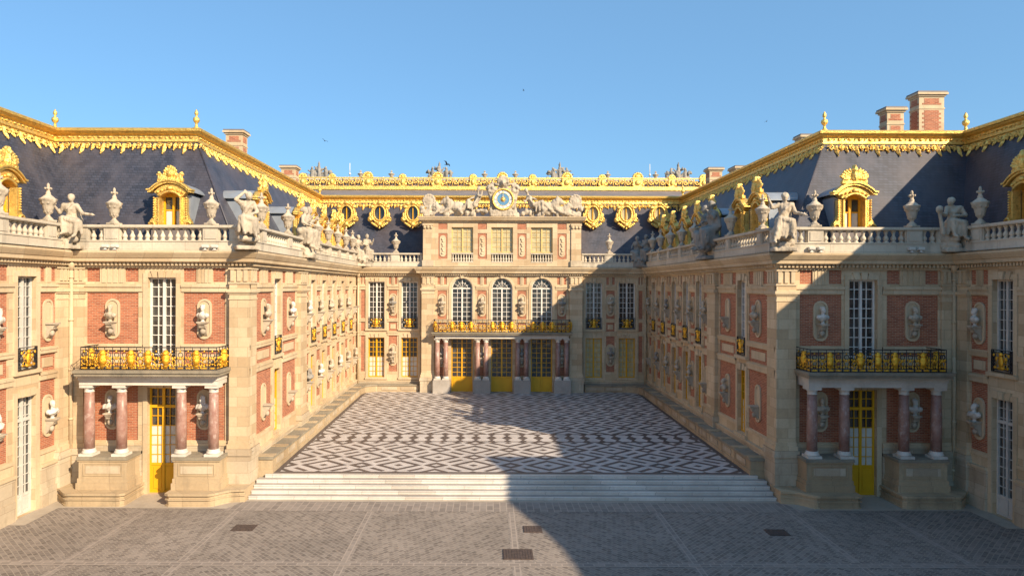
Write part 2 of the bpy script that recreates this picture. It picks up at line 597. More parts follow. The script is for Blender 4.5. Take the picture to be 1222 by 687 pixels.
def wall(mb, fac, u0, u1, z0, z1, openings, mat='wall', y=0.0, ends=(True, True), back=.5, top=True):
    """stone front with holes; opening = (ua, ub, za, zb, depth)"""
    X0, X1 = sorted((fac.x(u0), fac.x(u1)))
    ops = []
    for (a, b, c, d, dep) in openings:
        xa, xb = sorted((fac.x(a), fac.x(b)))
        ops.append((max(xa, X0), min(xb, X1), c, d, dep))
    xs = sorted({round(v, 4) for v in [X0, X1] + [o[0] for o in ops] + [o[1] for o in ops]})
    zs = sorted({round(v, 4) for v in [z0, z1] + [o[2] for o in ops] + [o[3] for o in ops] if z0 <= v <= z1})
    for i in range(len(xs) - 1):
        run = None
        for j in range(len(zs) - 1):
            cx, cz = (xs[i] + xs[i + 1]) / 2, (zs[j] + zs[j + 1]) / 2
            hole = any(o[0] < cx < o[1] and o[2] < cz < o[3] for o in ops)
            if not hole:
                if run is None: run = zs[j]
            if hole or j == len(zs) - 2:
                if run is not None:
                    zt = zs[j] if hole else zs[j + 1]
                    mb.quad((xs[i], y, run), (xs[i + 1], y, run), (xs[i + 1], y, zt), (xs[i], y, zt), mat)
                    run = None
    for (a, b, c, d, dep) in ops:
        c = max(c, z0)
        mb.quad((a, y, c), (a, y, d), (a, y + dep, d), (a, y + dep, c), mat)
        mb.quad((b, y, d), (b, y, c), (b, y + dep, c), (b, y + dep, d), mat)
        mb.quad((a, y, d), (b, y, d), (b, y + dep, d), (a, y + dep, d), mat)
        mb.quad((a, y, c), (a, y + dep, c), (b, y + dep, c), (b, y, c), mat)
    if ends[0]: mb.quad((X0, y, z0), (X0, y, z1), (X0, y + back, z1), (X0, y + back, z0), mat)
    if ends[1]: mb.quad((X1, y, z0), (X1, y + back, z0), (X1, y + back, z1), (X1, y, z1), mat)
    if top: mb.quad((X0, y, z1), (X1, y, z1), (X1, y + back, z1), (X0, y + back, z1), mat)

def rhn(a, b):
    d = Vector((b[0] - a[0], b[1] - a[1])).normalized()
    return Vector((d.y, -d.x))

def offset_chain(pts, off, prev=None, nxt=None):
    out = []
    n = len(pts)
    for i, p in enumerate(pts):
        a = pts[i - 1] if i > 0 else prev
        c = pts[i + 1] if i < n - 1 else nxt
        n1 = rhn(a, p) if a is not None else None
        n2 = rhn(p, c) if c is not None else None
        if n1 is None: n1 = n2
        if n2 is None: n2 = n1
        bis = (n1 + n2)
        k = off * 2 / bis.length_squared if bis.length_squared > 1e-6 else off
        out.append((p[0] + bis.x * k, p[1] + bis.y * k))
    return out

def sweep(mb, pts, prof, mat, prev=None, nxt=None, caps=True):
    """profile (outward offset, z) run along a plan chain; outward is to the right of travel"""
    rows = [[(q[0], q[1], z) for q in offset_chain(pts, off, prev, nxt)] for off, z in prof]
    vs = [v for r_ in rows for v in r_]
    n = len(pts)
    fs = []
    for i in range(len(prof) - 1):
        for k in range(n - 1):
            fs.append((i * n + k, i * n + k + 1, (i + 1) * n + k + 1, (i + 1) * n + k))
    if caps:
        fs.append(tuple(i * n for i in range(len(prof))))
        fs.append(tuple(i * n + n - 1 for i in range(len(prof)))[::-1])
    mb.add(vs, fs, mat)

CORN = [(0, 9.66), (.07, 9.66), (.07, 9.74), (.13, 9.78), (.15, 9.88), (.36, 9.92), (.38, 10.06), (.42, 10.08), (.50, 10.20), (.55, 10.28), (.55, 10.36), (0, 10.41)]
STRING = [(0, 5.12), (.05, 5.12), (.07, 5.2), (.07, 5.34), (.03, 5.40), (0, 5.40)]
STRING2 = [(0, 6.16), (.04, 6.17), (.06, 6.22), (.06, 6.36), (0, 6.39)]
ARCH = [(0, 8.64), (.03, 8.64), (.04, 8.82), (.07, 8.84), (.09, 8.98), (0, 9.0)]

# ------------------------------------------------------------------ parts used all over the palace
def arcpts(cx, cz, r, a0, a1, n):
    return [(cx + r * math.cos(a0 + (a1 - a0) * k / n), cz + r * math.sin(a0 + (a1 - a0) * k / n)) for k in range(n + 1)]

def guard_mesh(w_):
    """small iron window guard with one gilt device, centred on x = 0, standing from z = 0"""
    mb = MB()
    h = .86
    for z in (0.02, .10, h - .10, h):
        mb.box(-w_ / 2, w_ / 2, -.02, .02, z - .014, z + .014, 'iron')
    for x in (-w_ / 2, -w_ / 2 + .1, w_ / 2 - .1, w_ / 2):
        mb.box(x - .014, x + .014, -.02, .02, 0, h, 'iron')
    for s in (-1, 1):
        for z in (.24, .48, .66):
            for x in (.2, .42):
                mb.tube([(s * (x + .09 * math.cos(t)), -.01, z + .09 * math.sin(t)) for t in [PI * k / 5 for k in range(10)]], .018, 'iron' if (x > .3) else 'gilt', 4)
        mb.ell((s * .33, -.03, .18), (.07, .03, .06), 'gilt', 6, 5)
        mb.ell((s * .38, -.03, .66), (.05, .03, .07), 'gilt', 6, 5)
        mb.ell((s * .24, -.03, .52), (.06, .03, .09), 'gilt', 6, 5)
    mb.ell((0, -.04, .42), (.13, .06, .24), 'gilt', 8, 6)
    mb.ell((0, -.05, .70), (.10, .06, .08), 'gilt', 8, 6)
    mb.ell((0, -.04, .16), (.20, .04, .07), 'gilt', 8, 6)
    return mb.mesh('window_guard')

def rail_mesh(segs, h, shields):
    """balcony railing along plan segments; segs = [((x,y),(x,y))], shields = distances on segment 0 with gilt arms"""
    mb = MB(); gl = mb
    for si, (p, q) in enumerate(segs):
        p, q = Vector((*p, 0)), Vector((*q, 0))
        Ln = (q - p).length
        d = (q - p).normalized()
        def P(t, z, o=0):
            v = p + d * t
            return (v.x + d.y * o, v.y - d.x * o, z)
        for z, t_ in ((.03, .018), (.14, .011), (h - .13, .011), (h, .02)):
            mb.tube([P(0, z), P(Ln, z)], t_, 'iron', 4)
        n = max(2, int(round(Ln / .33)))
        st = Ln / n
        for k in range(n + 1):
            mb.tube([P(k * st, 0), P(k * st, h)], .016, 'iron', 4)
        for k in range(n):
            c = (k + .5) * st
            for zz, r in ((.34, .115), (.62, .095)):
                mb.tube([P(c + r * math.cos(t), zz + r * math.sin(t)) for t in [2 * PI * j / 8 for j in range(8)]], .016, 'gilt' if zz < .5 else 'iron', 4, closed=True)
            for sx in (-1, 1):
                mb.tube([P(c + sx * (.03 + .05 * j), .15 + .16 * abs(math.sin(j * 1.3)) + .1 * j) for j in range(4)], .011, 'iron', 4)
            gl.ell(P(c, .48, .02), (.055, .055, .07), 'gilt', 6, 4)
            for sx in (-1, 1): gl.ell(P(c + sx * .10, .50, .02), (.04, .04, .05), 'gilt', 6, 4); gl.ell(P(c + sx * .11, .20, .02), (.04, .04, .04), 'gilt', 6, 4)
            gl.ell(P(c, .235, .02), (.035, .035, .035), 'gilt', 6, 4)
            gl.ell(P(c, .76, .02), (.035, .035, .05), 'gilt', 6, 4)
            gl.box(*sorted((P(c, 0)[0] - .09 * abs(d.x) - .012, P(c, 0)[0] + .09 * abs(d.x) + .012)), P(c, 0)[1] - .09 * abs(d.y) - .012, P(c, 0)[1] + .09 * abs(d.y) + .012, .05, .11, 'gilt')
        sh = shields if si == 0 else [Ln / 2]
        for t in sh:
            gl.cap(P(t, .20, .05), P(t, .52, .05), .10, .165, 'gilt', 8)
            gl.ell(P(t, .68, .06), (.14, .14, .12), 'gilt', 8, 6)
            gl.ell(P(t, .78, .05), (.09, .09, .045), 'gilt', 8, 5)
            for sx in (-1, 1):
                gl.tube([P(t + sx * (.17 + .10 * math.cos(a)), .26 + .10 * math.sin(a), .03) for a in [PI * j / 5 for j in range(9)]], .028, 'gilt', 5)
                gl.tube([P(t + sx * (.14 + .07 * math.cos(a)), .62 + .08 * math.sin(a), .03) for a in [-PI / 2 + PI * j / 5 for j in range(8)]], .022, 'gilt', 5)
                gl.ell(P(t + sx * .30, .17, .03), (.05, .05, .045), 'gilt', 6, 4)
                gl.ell(P(t + sx * .17, .09, .03), (.045, .045, .04), 'gilt', 6, 4)
                gl.ell(P(t + sx * .27, .44, .03), (.04, .04, .07), 'gilt', 6, 4)
    return mb

GUARD = {}
def window(fac, u, w_, z0, z1, y, style, arch=False, guard=False, surround=True, tworeveal=None):
    x = fac.x(u)
    fm = {'white': 'white', 'ochre': 'yellow', 'ochrepale': 'yellow', 'ochredoor': 'yellow', 'bigdoor': 'yellow', 'cream': 'cream', 'grey': 'greyblue', 'greydoor': 'greyblue', 'frontdoor': 'yellow'}[style]
    cols, rows = {'white': (4, 9), 'ochre': (4, 8), 'ochrepale': (4, 8), 'ochredoor': (4, 8), 'bigdoor': (4, 8), 'cream': (4, 5), 'grey': (4, 9), 'greydoor': (4, 10), 'frontdoor': (4, 8)}[style]
    kick = {'bigdoor': .27, 'greydoor': .16, 'frontdoor': .27}.get(style, 0) * (z1 - z0)
    mb = MB()
    a, b = x - w_ / 2, x + w_ / 2
    ztop = z1 - (w_ / 2 if arch else 0)
    fw = .075
    mb.box(a, a + fw, y - .05, y + .05, z0, ztop, fm)
    mb.box(b - fw, b, y - .05, y + .05, z0, ztop, fm)
    mb.box(a + fw, b - fw, y - .05, y + .05, z0, z0 + fw, fm)
    if kick:
        mb.box(a + fw, b - fw, y - .02, y + .03, z0 + fw, z0 + kick, fm)
        for s in (-1, 1):       # moulded panel on each leaf
            cx = x + s * (w_ - 2 * fw) / 4
            hw = (w_ - 2 * fw) / 4 - .09
            mb.box(cx - hw, cx + hw, y - .045, y - .02, z0 + fw + .1, z0 + kick - .12, fm)
        mb.box(a + fw, b - fw, y - .045, y + .03, z0 + kick - .05, z0 + kick + .05, fm)
    mb.box(x - .055, x + .055, y - .07, y + .03, z0 + fw, ztop, fm)
    gz0 = z0 + max(kick, fw)
    if not arch:
        mb.box(a + fw, b - fw, y - .05, y + .05, z1 - fw, z1, fm)
    bw = .034 if style in ('white', 'ochre', 'bigdoor') else .028
    if style in ('frontdoor', 'greydoor', 'bigdoor', 'ochre'):
        tz = gz0 + (ztop - gz0) * (6.0 / 8 if style == 'frontdoor' else .76 if style == 'greydoor' else 1.0)
        if tz < ztop: mb.box(a + fw, b - fw, y - .06, y + .04, tz - .06, tz + .06, fm)
    for i in range(1, cols):
        if i == cols // 2: continue
        xx = a + fw + (w_ - 2 * fw) * i / cols
        mb.box(xx - bw / 2, xx + bw / 2, y - .03, y + .02, gz0, ztop, fm)
    for j in range(1, rows):
        zz = gz0 + (ztop - gz0) * j / rows
        mb.box(a + fw, b - fw, y - .028, y + .02, zz - bw / 2, zz + bw / 2, fm)
    if arch:
        r = w_ / 2
        mb.tube([(x + (r - .03) * math.cos(t), y, ztop + (r - .03) * math.sin(t)) for t in [PI * k / 14 for k in range(15)]], .05, fm, 4)
        mb.tube([(x + r * .52 * math.cos(t), y, ztop + r * .52 * math.sin(t)) for t in [PI * k / 10 for k in range(11)]], .018, fm, 4)
        mb.box(a + fw, b - fw, y - .05, y + .05, ztop - .05, ztop + .05, fm)
        for k in range(1, 6):
            t = PI * k / 6
            mb.tube([(x, y, ztop), (x + r * math.cos(t), y, ztop + r * math.sin(t))], .018 if k != 3 else .035, fm, 4)
    wo = fac.put('door' if style in ('ochredoor', 'bigdoor', 'greydoor', 'frontdoor') else 'window', mb)
    g = MB()
    poly = [(a + .02, gz0 - .02), (b - .02, gz0 - .02)]
    if arch:
        poly += arcpts(x, ztop, w_ / 2 - .02, 0, PI, 14)
    else:
        poly += [(b - .02, z1 - .02), (a + .02, z1 - .02)]
    split = None
    if style == 'ochre': split = gz0 + (ztop - gz0) * .5
    if style == 'frontdoor': split = gz0 + (ztop - gz0) * .5
    if style in ('bigdoor',): split = gz0 + (ztop - gz0) * .0
    if style in ('cream', 'ochrepale'): split = z1
    g.add([(p[0], y + .03, p[1]) for p in poly], [tuple(range(len(poly)))], 'glass')
    link('pane', g.mesh('pane'), wo, fac.M)
    if split and split > gz0:
        c = MB()
        c.box(a + .03, b - .03, y + .005, y + .022, gz0 - .01, split, 'pale_infill' if style in ('cream', 'ochrepale') else 'curtain')
        link('curtain', c.mesh('curtain'), wo, fac.M)
    if surround:
        sr = MB()
        t = .2
        sr.box(a - t, a - .001, -.045, .02, z0 - .02, ztop, 'trim')
        sr.box(b + .001, b + t, -.045, .02, z0 - .02, ztop, 'trim')
        if arch:
            r = w_ / 2
            o_ = arcpts(x, ztop, r + t, 0, PI, 14); i_ = arcpts(x, ztop, r + .002, 0, PI, 14)
            for k in range(14):
                sr.prism([o_[k], o_[k + 1], i_[k + 1], i_[k]], 'y', -.045, .02, 'trim')
            # key block
            sr.prism([(x - .1, z1 - .02), (x + .1, z1 - .02), (x + .15, z1 + .32), (x - .15, z1 + .32)], 'y', -.14, .0, 'trim')
        else:
            sr.box(a - t, b + t, -.045, .02, z1 + .001, z1 + .2, 'trim')
            for s in (-1, 0, 1):
                sr.prism([(x + s * .28 - .10, z1), (x + s * .28 + .10, z1), (x + s * .34 + .13, z1 + .30), (x + s * .34 - .13, z1 + .30)], 'y', -.08 - .05 * (s == 0), .0, 'trim')
        if guard or style in ('ochre', 'cream'):
            sr.box(a - t - .03, b + t + .03, -.12, .05, z0 - .16, z0 - .02, 'trim')
        so = link('surround', sr.mesh('surround'), wo, fac.M)
    if guard:
        k = round(w_, 2)
        if k not in GUARD: GUARD[k] = guard_mesh(w_ - .02)
        link('window_guard', GUARD[k], wo, fac.at(u, -.05, z0 + .02))
    return wo

def niche_mesh():
    mb = MB()
    w_, h = .31, 1.72
    out = [(-w_, .31), (w_, .31)][::1]
    o_ = arcpts(0, h - w_, w_, 0, PI, 12) + arcpts(0, w_, w_, PI, 2 * PI, 12)
    i_ = arcpts(0, h - w_, w_ - .085, 0, PI, 12) + arcpts(0, w_, w_ - .085, PI, 2 * PI, 12)
    n = len(o_)
    for k in range(n):
        j = (k + 1) % n
        vs = [(o_[k][0], .04, o_[k][1]), (o_[j][0], .04, o_[j][1]), (o_[j][0], -.02, o_[j][1]), (o_[k][0], -.02, o_[k][1]),
              (i_[j][0], -.02, i_[j][1]), (i_[k][0], -.02, i_[k][1]), (i_[j][0], .02, i_[j][1]), (i_[k][0], .02, i_[k][1])]
        mb.add(vs, [(0, 1, 2, 3), (3, 2, 4, 5), (5, 4, 6, 7)], 'trim')
    mb.add([(p[0], .02, p[1]) for p in i_], [tuple(range(n))], 'trim')
    # console under the bust
    mb.prism([(-.02, .70), (-.36, .70), (-.36, .64), (-.30, .60), (-.26, .50), (-.14, .42), (-.12, .30), (-.05, .18), (.03, .12), (.03, .70)], 'x', -.13, .13, 'statue')
    mb.box(-.19, .19, -.40, .02, .70, .76, 'statue')
    mb.ell((0, -.16, .34), (.12, .10, .13), 'statue', 8, 6)
    return mb.mesh('niche')
NICHE = niche_mesh()

def bust_mesh(v, mat):
    mb = MB()
    rnd = random.Random(v)
    tw = rnd.uniform(-.5, .5)
    mb.lathe([(.11, 0), (.11, .03), (.07, .06), (.05, .10), (.08, .15)], (0, 0, 0), mat, 10)
    mb.ell((0, .0, .24), (.20, .12, .12), mat, 12, 8)
    for s in (-1, 1):
        mb.ell((s * .17, .0, .28), (.10, .10, .10), mat, 10, 7)
    mb.ell((0, -.05, .29), (.15, .10, .11), mat, 10, 7)
    if v % 2: mb.tube([(-.22, -.08, .22), (-.05, -.15, .25), (.12, -.12, .34), (.2, .02, .38)], .035, mat, 6)
    mb.cap((0, 0, .32), (0, -.01, .46), .075, .065, mat)
    rot = Matrix.Rotation(tw, 3, 'Z')
    hc = Vector((0, -.01, .56))
    mb.ell(hc, (.085, .10, .125), mat, 12, 8, rot)
    def h(p): return hc + rot @ Vector(p)
    mb.ell(h((0, -.105, -.015)), (.018, .028, .03), mat, 6, 5)
    mb.ell(h((0, -.085, -.075)), (.045, .03, .03), mat, 8, 5)
    for s in (-1, 1):
        mb.ell(h((s * .088, 0, -.01)), (.015, .025, .03), mat, 6, 5)
        mb.ell(h((s * .035, -.088, .02)), (.02, .015, .012), mat, 6, 4)
    if v == 0:      # short curls
        for k in range(16):
            a = k * 2.4
            mb.ell(h((.075 * math.cos(a), .02 + .075 * math.sin(a) * .9, .05 + .06 * (k / 16))), .034, mat, 6, 5)
    elif v == 1:    # long wig
        for s in (-1, 1):
            for k in range(6):
                mb.ell(h((s * (.085 + .02 * (k > 2)), .02, .08 - k * .05)), .042, mat, 6, 5)
        mb.ell(h((0, .03, .08)), (.10, .10, .08), mat, 8, 6)
    elif v == 2:    # laurel and beard
        mb.ell(h((0, -.06, -.11)), (.06, .05, .07), mat, 8, 6)
        mb.ell(h((0, .03, .05)), (.095, .09, .09), mat, 8, 6)
        for k in range(10):
            a = 2 * PI * k / 10
            mb.ell(h((.095 * math.cos(a), .10 * math.sin(a), .06)), .022, mat, 6, 4)
    else:           # hair in a knot
        mb.ell(h((0, .02, .04)), (.098, .10, .10), mat, 8, 6)
        mb.ell(h((0, .12, .04)), .045, mat, 8, 6)
    return sculpt('bust', mb, .02, .004, 1)
BUSTS = []
for mt in ('marble', 'statue', 'statue_grey'):
    for v_ in range(4):
        BUSTS.append((mt, bust_mesh(v_, mt)))
HAIR = ['curly-haired', 'bewigged', 'bearded', 'plain-haired']
MTN = {'marble': 'white marble', 'statue': 'sandy stone', 'statue_grey': 'dark grey stone'}
def bust(fac, u, z, k, where):
    mt, me = BUSTS[k % 12]
    o = link('bust', me, None, fac.at(u, -.19, z, random.uniform(-.35, .35)) @ Matrix.Scale(1.12, 4))
    return tag(o, '%s %s bust, %s' % (HAIR[k % 4], MTN[mt], where), 'bust', 'busts on the wall consoles')

def bay(fac, a, b, lo=True, niches=(1, 1), z0=2.3):
    """brick bay between plan coordinates a<b: returns the openings and builds brick, tablets and niches"""
    ops = []
    d = .045
    zs = [(z0, 5.08), (5.44, 6.13), (6.42, 8.60)]
    fw = min(.55, .3 * (b - a))
    rects = [(a, b, z[0], z[1]) for z in zs] + [(a, a + fw, 9.06, 9.64), (b - fw, b, 9.06, 9.64)]
    for i, r_ in enumerate(rects):
        mb = MB()
        rr = [r_]
        for q in rr:
            xa, xb = sorted((fac.x(q[0]), fac.x(q[1])))
            mb.quad((xa - .01, d, q[2] - .01), (xb + .01, d, q[2] - .01), (xb + .01, d, q[3] + .01), (xa - .01, d, q[3] + .01), 'brick')
        fac.put('brick_panel', mb)
    if b - a > .5:
        mb = MB()
        m = .12 * (b - a) + .04
        mb.box(fac.x(a + m), fac.x(b - m), .01, .06, 5.6, 5.97, 'trim')
        fac.put('stone_tablet', mb); mb = MB()
        mb.box(fac.x(a + fw + .01), fac.x(b - fw - .01), -.012, .02, 9.0, 9.65, 'trim')
        # grooved block in the frieze
        for k in range(4):
            c = a + fw + .06 + (b - a - 2 * fw - .12) * (k + .5) / 4
            g = (b - a - 2 * fw - .12) / 4 * .36
            mb.box(fac.x(c - g), fac.x(c + g), -.035, .02, 9.02, 9.64, 'trim')
        mb.box(fac.x(a + fw + .03), fac.x(b - fw - .03), -.05, .02, 8.92, 9.0, 'trim')
        fac.put('frieze_block', mb)
    for i, z in enumerate((2.75, 6.62)):
        if niches[i]:
            link('niche', NICHE, fac.root, fac.at((a + b) / 2, .0, z))
    return [(r_[0], r_[1], r_[2], r_[3], d) for r_ in rects]

def bands(fac, a, b, dado=True, z_up=8.64):
    xa, xb = fac.x(a), fac.x(b)
    for nm, rows in (('string_course', ((.05, 5.10, 5.40), (.085, 5.30, 5.38))), ('sill_course', ((.06, 6.16, 6.38), (.085, 6.30, 6.36))),
                     ('architrave', ((.05, z_up, 8.84), (.10, 8.84, 8.96))), ('dado_course', ((.05, 2.12, 2.26),))):
        if nm == 'dado_course' and not dado: continue
        mb = MB()
        for p_, z0, z1 in rows: mb.box(xa, xb, -p_, .0, z0, z1, 'trim')
        fac.put(nm, mb)

def pilaster(fac, a, b, proud=.22, zb=.3, name='pilaster', z1=9.66):
    mb = MB()
    xa, xb = sorted((fac.x(a), fac.x(b)))
    def bx(e, p, z_0, z_1, mat='wall'):
        mb.box(xa - e, xb + e, -proud - p, .02, z_0, z_1, mat)
    bx(.10, .10, zb, 1.72, 'plinth')
    bx(.15, .15, 1.72, 1.86, 'plinth')
    bx(.12, .12, 1.86, 2.0, 'plinth')
    bx(.07, .07, 2.0, 2.2, 'trim')
    bx(.03, .03, 2.2, 2.34, 'trim')
    bx(0, 0, 2.34, 8.32)
    bx(.03, .03, 8.32, 8.38, 'trim')
    bx(.0, .0, 8.38, 8.56, 'trim')
    bx(.05, .05, 8.56, 8.63, 'trim')
    bx(.10, .10, 8.63, 8.76, 'trim')
    bx(.0, .0, 8.76, 8.98)
    bx(.04, .04, 8.98, 9.06, 'trim')
    bx(-.02, -.02, 9.06, z1)
    nfl = 3
    for k in range(nfl):
        c = xa + (xb - xa) * (k + .5) / nfl
        g = (xb - xa) / nfl * .3
        mb.box(c - g, c + g, -proud - .03, -proud + .03, 9.1, z1 - .05, 'trim')
    bx(.03, .06, z1 - .06, z1, 'trim')
    return fac.put(name, mb)

def dentils(mb, p, q):
    p, q = Vector(p), Vector(q)
    d = (q - p).normalized(); nrm = Vector((d.y, -d.x)); Ln = (q - p).length
    n = int(Ln / .17)
    for k in range(n):
        c = p + d * (k + .5) * Ln / n + nrm * .19
        hx = abs(d.x) * .045 + abs(d.y) * .04; hy = abs(d.y) * .045 + abs(d.x) * .04
        mb.box(c.x - hx, c.x + hx, c.y - hy, c.y + hy, 9.76, 9.90, 'trim')

BAL = [(.11, 0), (.11, .05), (.06, .07), (.10, .12), (.118, .17), (.105, .22), (.06, .30), (.05, .36), (.08, .40), (.06, .42), (.10, .46), (.11, .48), (.11, .52)]
def balustrade(root, p, q, solids, name='balustrade', z=10.36, ext=0, lowbase=.40, rail=True):
    """stone balustrade from p to q; solids = stretches (t0,t1) that are plain blocks"""
    p, q = Vector((*p, 0)), Vector((*q, 0))
    d = (q - p).normalized()
    Ln = (q - p).length
    Mx = Matrix.Translation((p.x, p.y, z)) @ Matrix.Rotation(math.atan2(d.y, d.x), 4, 'Z')
    mb = MB()
    hb = lowbase
    mb.box(-ext, Ln + ext, -.17, .17, 0, hb, 'balus')
    mb.box(-ext, Ln + ext, -.20, .20, hb, hb + .05, 'balus')
    mb.box(-ext, Ln + ext, -.20, .20, hb + .57, hb + .60, 'balus')
    mb.box(-ext, Ln + ext, -.23, .23, hb + .60, hb + .70, 'balus')
    solids = sorted(solids)
    for a, b in solids:
        mb.box(a, b, -.16, .16, hb + .05, hb + .57, 'balus')
        if b - a > .4: mb.box(a + .08, b - .08, -.185, .185, hb + .12, hb + .50, 'balus')
    t = 0
    for a, b in solids + [(Ln, Ln)]:
        if a - t > .12:
            n = max(1, int(round((a - t) / .33)))
            for k in range(n):
                c = t + (a - t) * (k + .5) / n
                mb.lathe(BAL, (c, 0, hb + .05), 'balus', 7)
            mb.box(t, t + .035, -.10, .10, hb + .05, hb + .57, 'balus')
            mb.box(a - .035, a, -.10, .10, hb + .05, hb + .57, 'balus')
        t = max(t, b)
    return link(name, mb.mesh(name), root, Mx)

# ---------------- urns
def urn_mesh():
    mb = MB()
    mb.box(-.26, .26, -.26, .26, 0, .09, 'statue')
    prof = [(.20, .09), (.22, .14), (.16, .18), (.09, .24), (.08, .30), (.13, .33), (.11, .36), (.17, .42), (.22, .52), (.25, .66), (.32, .80), (.37, .88), (.39, .93), (.28, .97), (.26, 1.0), (.19, 1.05), (.12, 1.10), (.10, 1.14), (.12, 1.17), (.08, 1.21), (.07, 1.28), (.10, 1.31), (.05, 1.36), (.05, 1.5), (.0, 1.55)]
    mb.lathe(prof, (0, 0, 0), 'statue', 16)
    for k in range(8):
        a = 2 * PI * k / 8
        mb.ell((.27 * math.cos(a), .27 * math.sin(a), .76), (.07, .07, .06), 'statue', 8, 6)
        mb.ell((.29 * math.cos(a + .39), .29 * math.sin(a + .39), .84), (.05, .05, .06), 'statue', 8, 6)
        mb.ell((.16 * math.cos(a), .16 * math.sin(a), .44), (.045, .045, .09), 'statue', 8, 6)
    for s in (-1, 1):
        mb.ell((s * .33, 0, .86), (.07, .09, .11), 'statue', 8, 6)
    for k in range(6):
        a = 2 * PI * k / 6
        mb.ell((.13 * math.cos(a), .13 * math.sin(a), 1.36), (.05, .05, .05), 'statue', 6, 5)
    mb.ell((0, 0, 1.46), (.07, .07, .13), 'statue', 8, 6)
    return sculpt('urn', mb, .022, .004, 1)
URN = urn_mesh()
def urn(x, y, where, z=11.46, sc=1.0):
    o = link('urn', URN, None, Matrix.Translation((x, y, z)) @ Matrix.Rotation(random.uniform(-.3, .3), 4, 'Z') @ Matrix.Diagonal((.86 * sc, .86 * sc, sc, 1)))
    return tag(o, 'lidded stone urn ' + where, 'urn', 'stone urns on the balustrades')

# ---------------- figures
def figure(mb, mat, J, seat=True, drape=True, rnd=None, k=1.0, female=True):
    """J: joints of a larger than life figure. One continuous carved body in a heavy robe."""
    rnd = rnd or random.Random(1)
    pel, che, hd = Vector(J['pelvis']), Vector(J['chest']), Vector(J['head'])
    up = (che - pel).normalized()
    side = Vector(J.get('side', (1, 0, 0))).normalized()
    mb.ell(pel, (.25, .21, .19), mat, 12, 8)
    mb.cap(pel, pel.lerp(che, .6), .20, .175, mat, 10)
    mb.ell(che, (.24, .17, .22), mat, 12, 8)
    sh = che + up * .15
    for s, nm in ((-1, 'l'), (1, 'r')):
        sp_ = sh + side * s * .235
        mb.ell(sp_, .10, mat, 10, 7)
        mb.cap(sh, sp_, .10, .095, mat)
        el, wr = Vector(J['elbow_' + nm]), Vector(J['wrist_' + nm])
        mb.cap(sp_, el, .092, .068, mat)
        mb.cap(el, wr, .068, .048, mat)
        hdir = (wr - el).normalized()
        mb.ell(wr + hdir * .07, (.05, .04, .075), mat, 8, 6)
        for f in range(4):
            mb.cap(wr + hdir * .1 + side * (f - 1.5) * .026, wr + hdir * .18 + side * (f - 1.5) * .03 + Vector((0, 0, -.02)), .018, .014, mat, 5)
        hp = pel + side * s * .12
        kn, an = Vector(J['knee_' + nm]), Vector(J['ankle_' + nm])
        mb.cap(hp, kn, .155, .115, mat, 10)
        mb.cap(kn, kn.lerp(an, .4), .11, .10, mat, 10)
        mb.cap(kn.lerp(an, .4), an, .10, .06, mat, 10)
        toe = an + Vector(J.get('toe', (0, -.20, -.05)))
        mb.cap(an, toe, .065, .05, mat)
        if female:
            mb.ell(che + side * s * .09 + Vector(J.get('front', (0, -.12, 0))) * 1.0, (.085, .07, .08), mat, 8, 6)
    mb.cap(sh, hd - up * .10, .085, .075, mat)
    fr = Vector(J.get('face', (0, -1, -.15))).normalized()
    mb.ell(hd, (.115, .13, .155), mat, 12, 9)
    mb.ell(hd + fr * .135 - up * .01, (.025, .03, .035), mat, 6, 5)
    mb.ell(hd + fr * .10 - up * .09, (.05, .05, .045), mat, 8, 5)
    back = Vector((fr.x, fr.y, 0)).normalized()
    mb.ell(hd - back * .035 + up * .045, (.135, .14, .13), mat, 12, 8)       # hair
    if female: mb.ell(hd - back * .16, (.075, .075, .07), mat, 8, 6)
    if drape:
        # cloth across the lap and falling in folds between and beside the shins
        kl, kr = Vector(J['knee_l']), Vector(J['knee_r'])
        al, ar = Vector(J['ankle_l']), Vector(J['ankle_r'])
        for i in range(6):
            t = i / 5
            kk, aa = kl.lerp(kr, t), al.lerp(ar, t)
            mb.cap(pel.lerp(kk, .35), kk, .15, .12, mat, 8)
            mb.cap(kk + Vector((0, .02, -.02)), kk.lerp(aa, .80 + .12 * (i % 2)) + Vector((0, .06, 0)), .10, .055, mat, 7)
        for s, kk, aa in ((-1, kl, al), (1, kr, ar)):
            for i in range(3):
                t = .3 + .3 * i
                c = pel.lerp(kk, t) + side * s * .10
                mb.cap(c, c + Vector((0, .03, -.42 - .1 * rnd.random())) + side * s * .06, .09, .06, mat, 7)
        # mantle from one shoulder across the body
        mb.tube([sh + side * .2 + Vector((0, -.06, .04)), che + Vector((0, -.17, -.02)), pel + side * -.16 + Vector((0, -.17, .12)), pel + side * -.26 + Vector((0, 0, -.05))], .07, mat, 7)
        mb.tube([sh + side * .22 + Vector((0, .1, 0)), che + side * .2 + Vector((0, .14, -.15)), pel + side * .26 + Vector((0, .1, 0))], .09, mat, 7)

def rocks(mb, mat, c, r, n, rnd):
    for i in range(n):
        a = rnd.uniform(0, 2 * PI)
        q = Vector(c) + Vector((math.cos(a) * r[0] * .6, math.sin(a) * r[1] * .6, rnd.uniform(-r[2], r[2]) * .7))
        mb.ell(q, (r[0] * rnd.uniform(.35, .6), r[1] * rnd.uniform(.35, .6), r[2] * rnd.uniform(.3, .5)), mat, 8, 6)

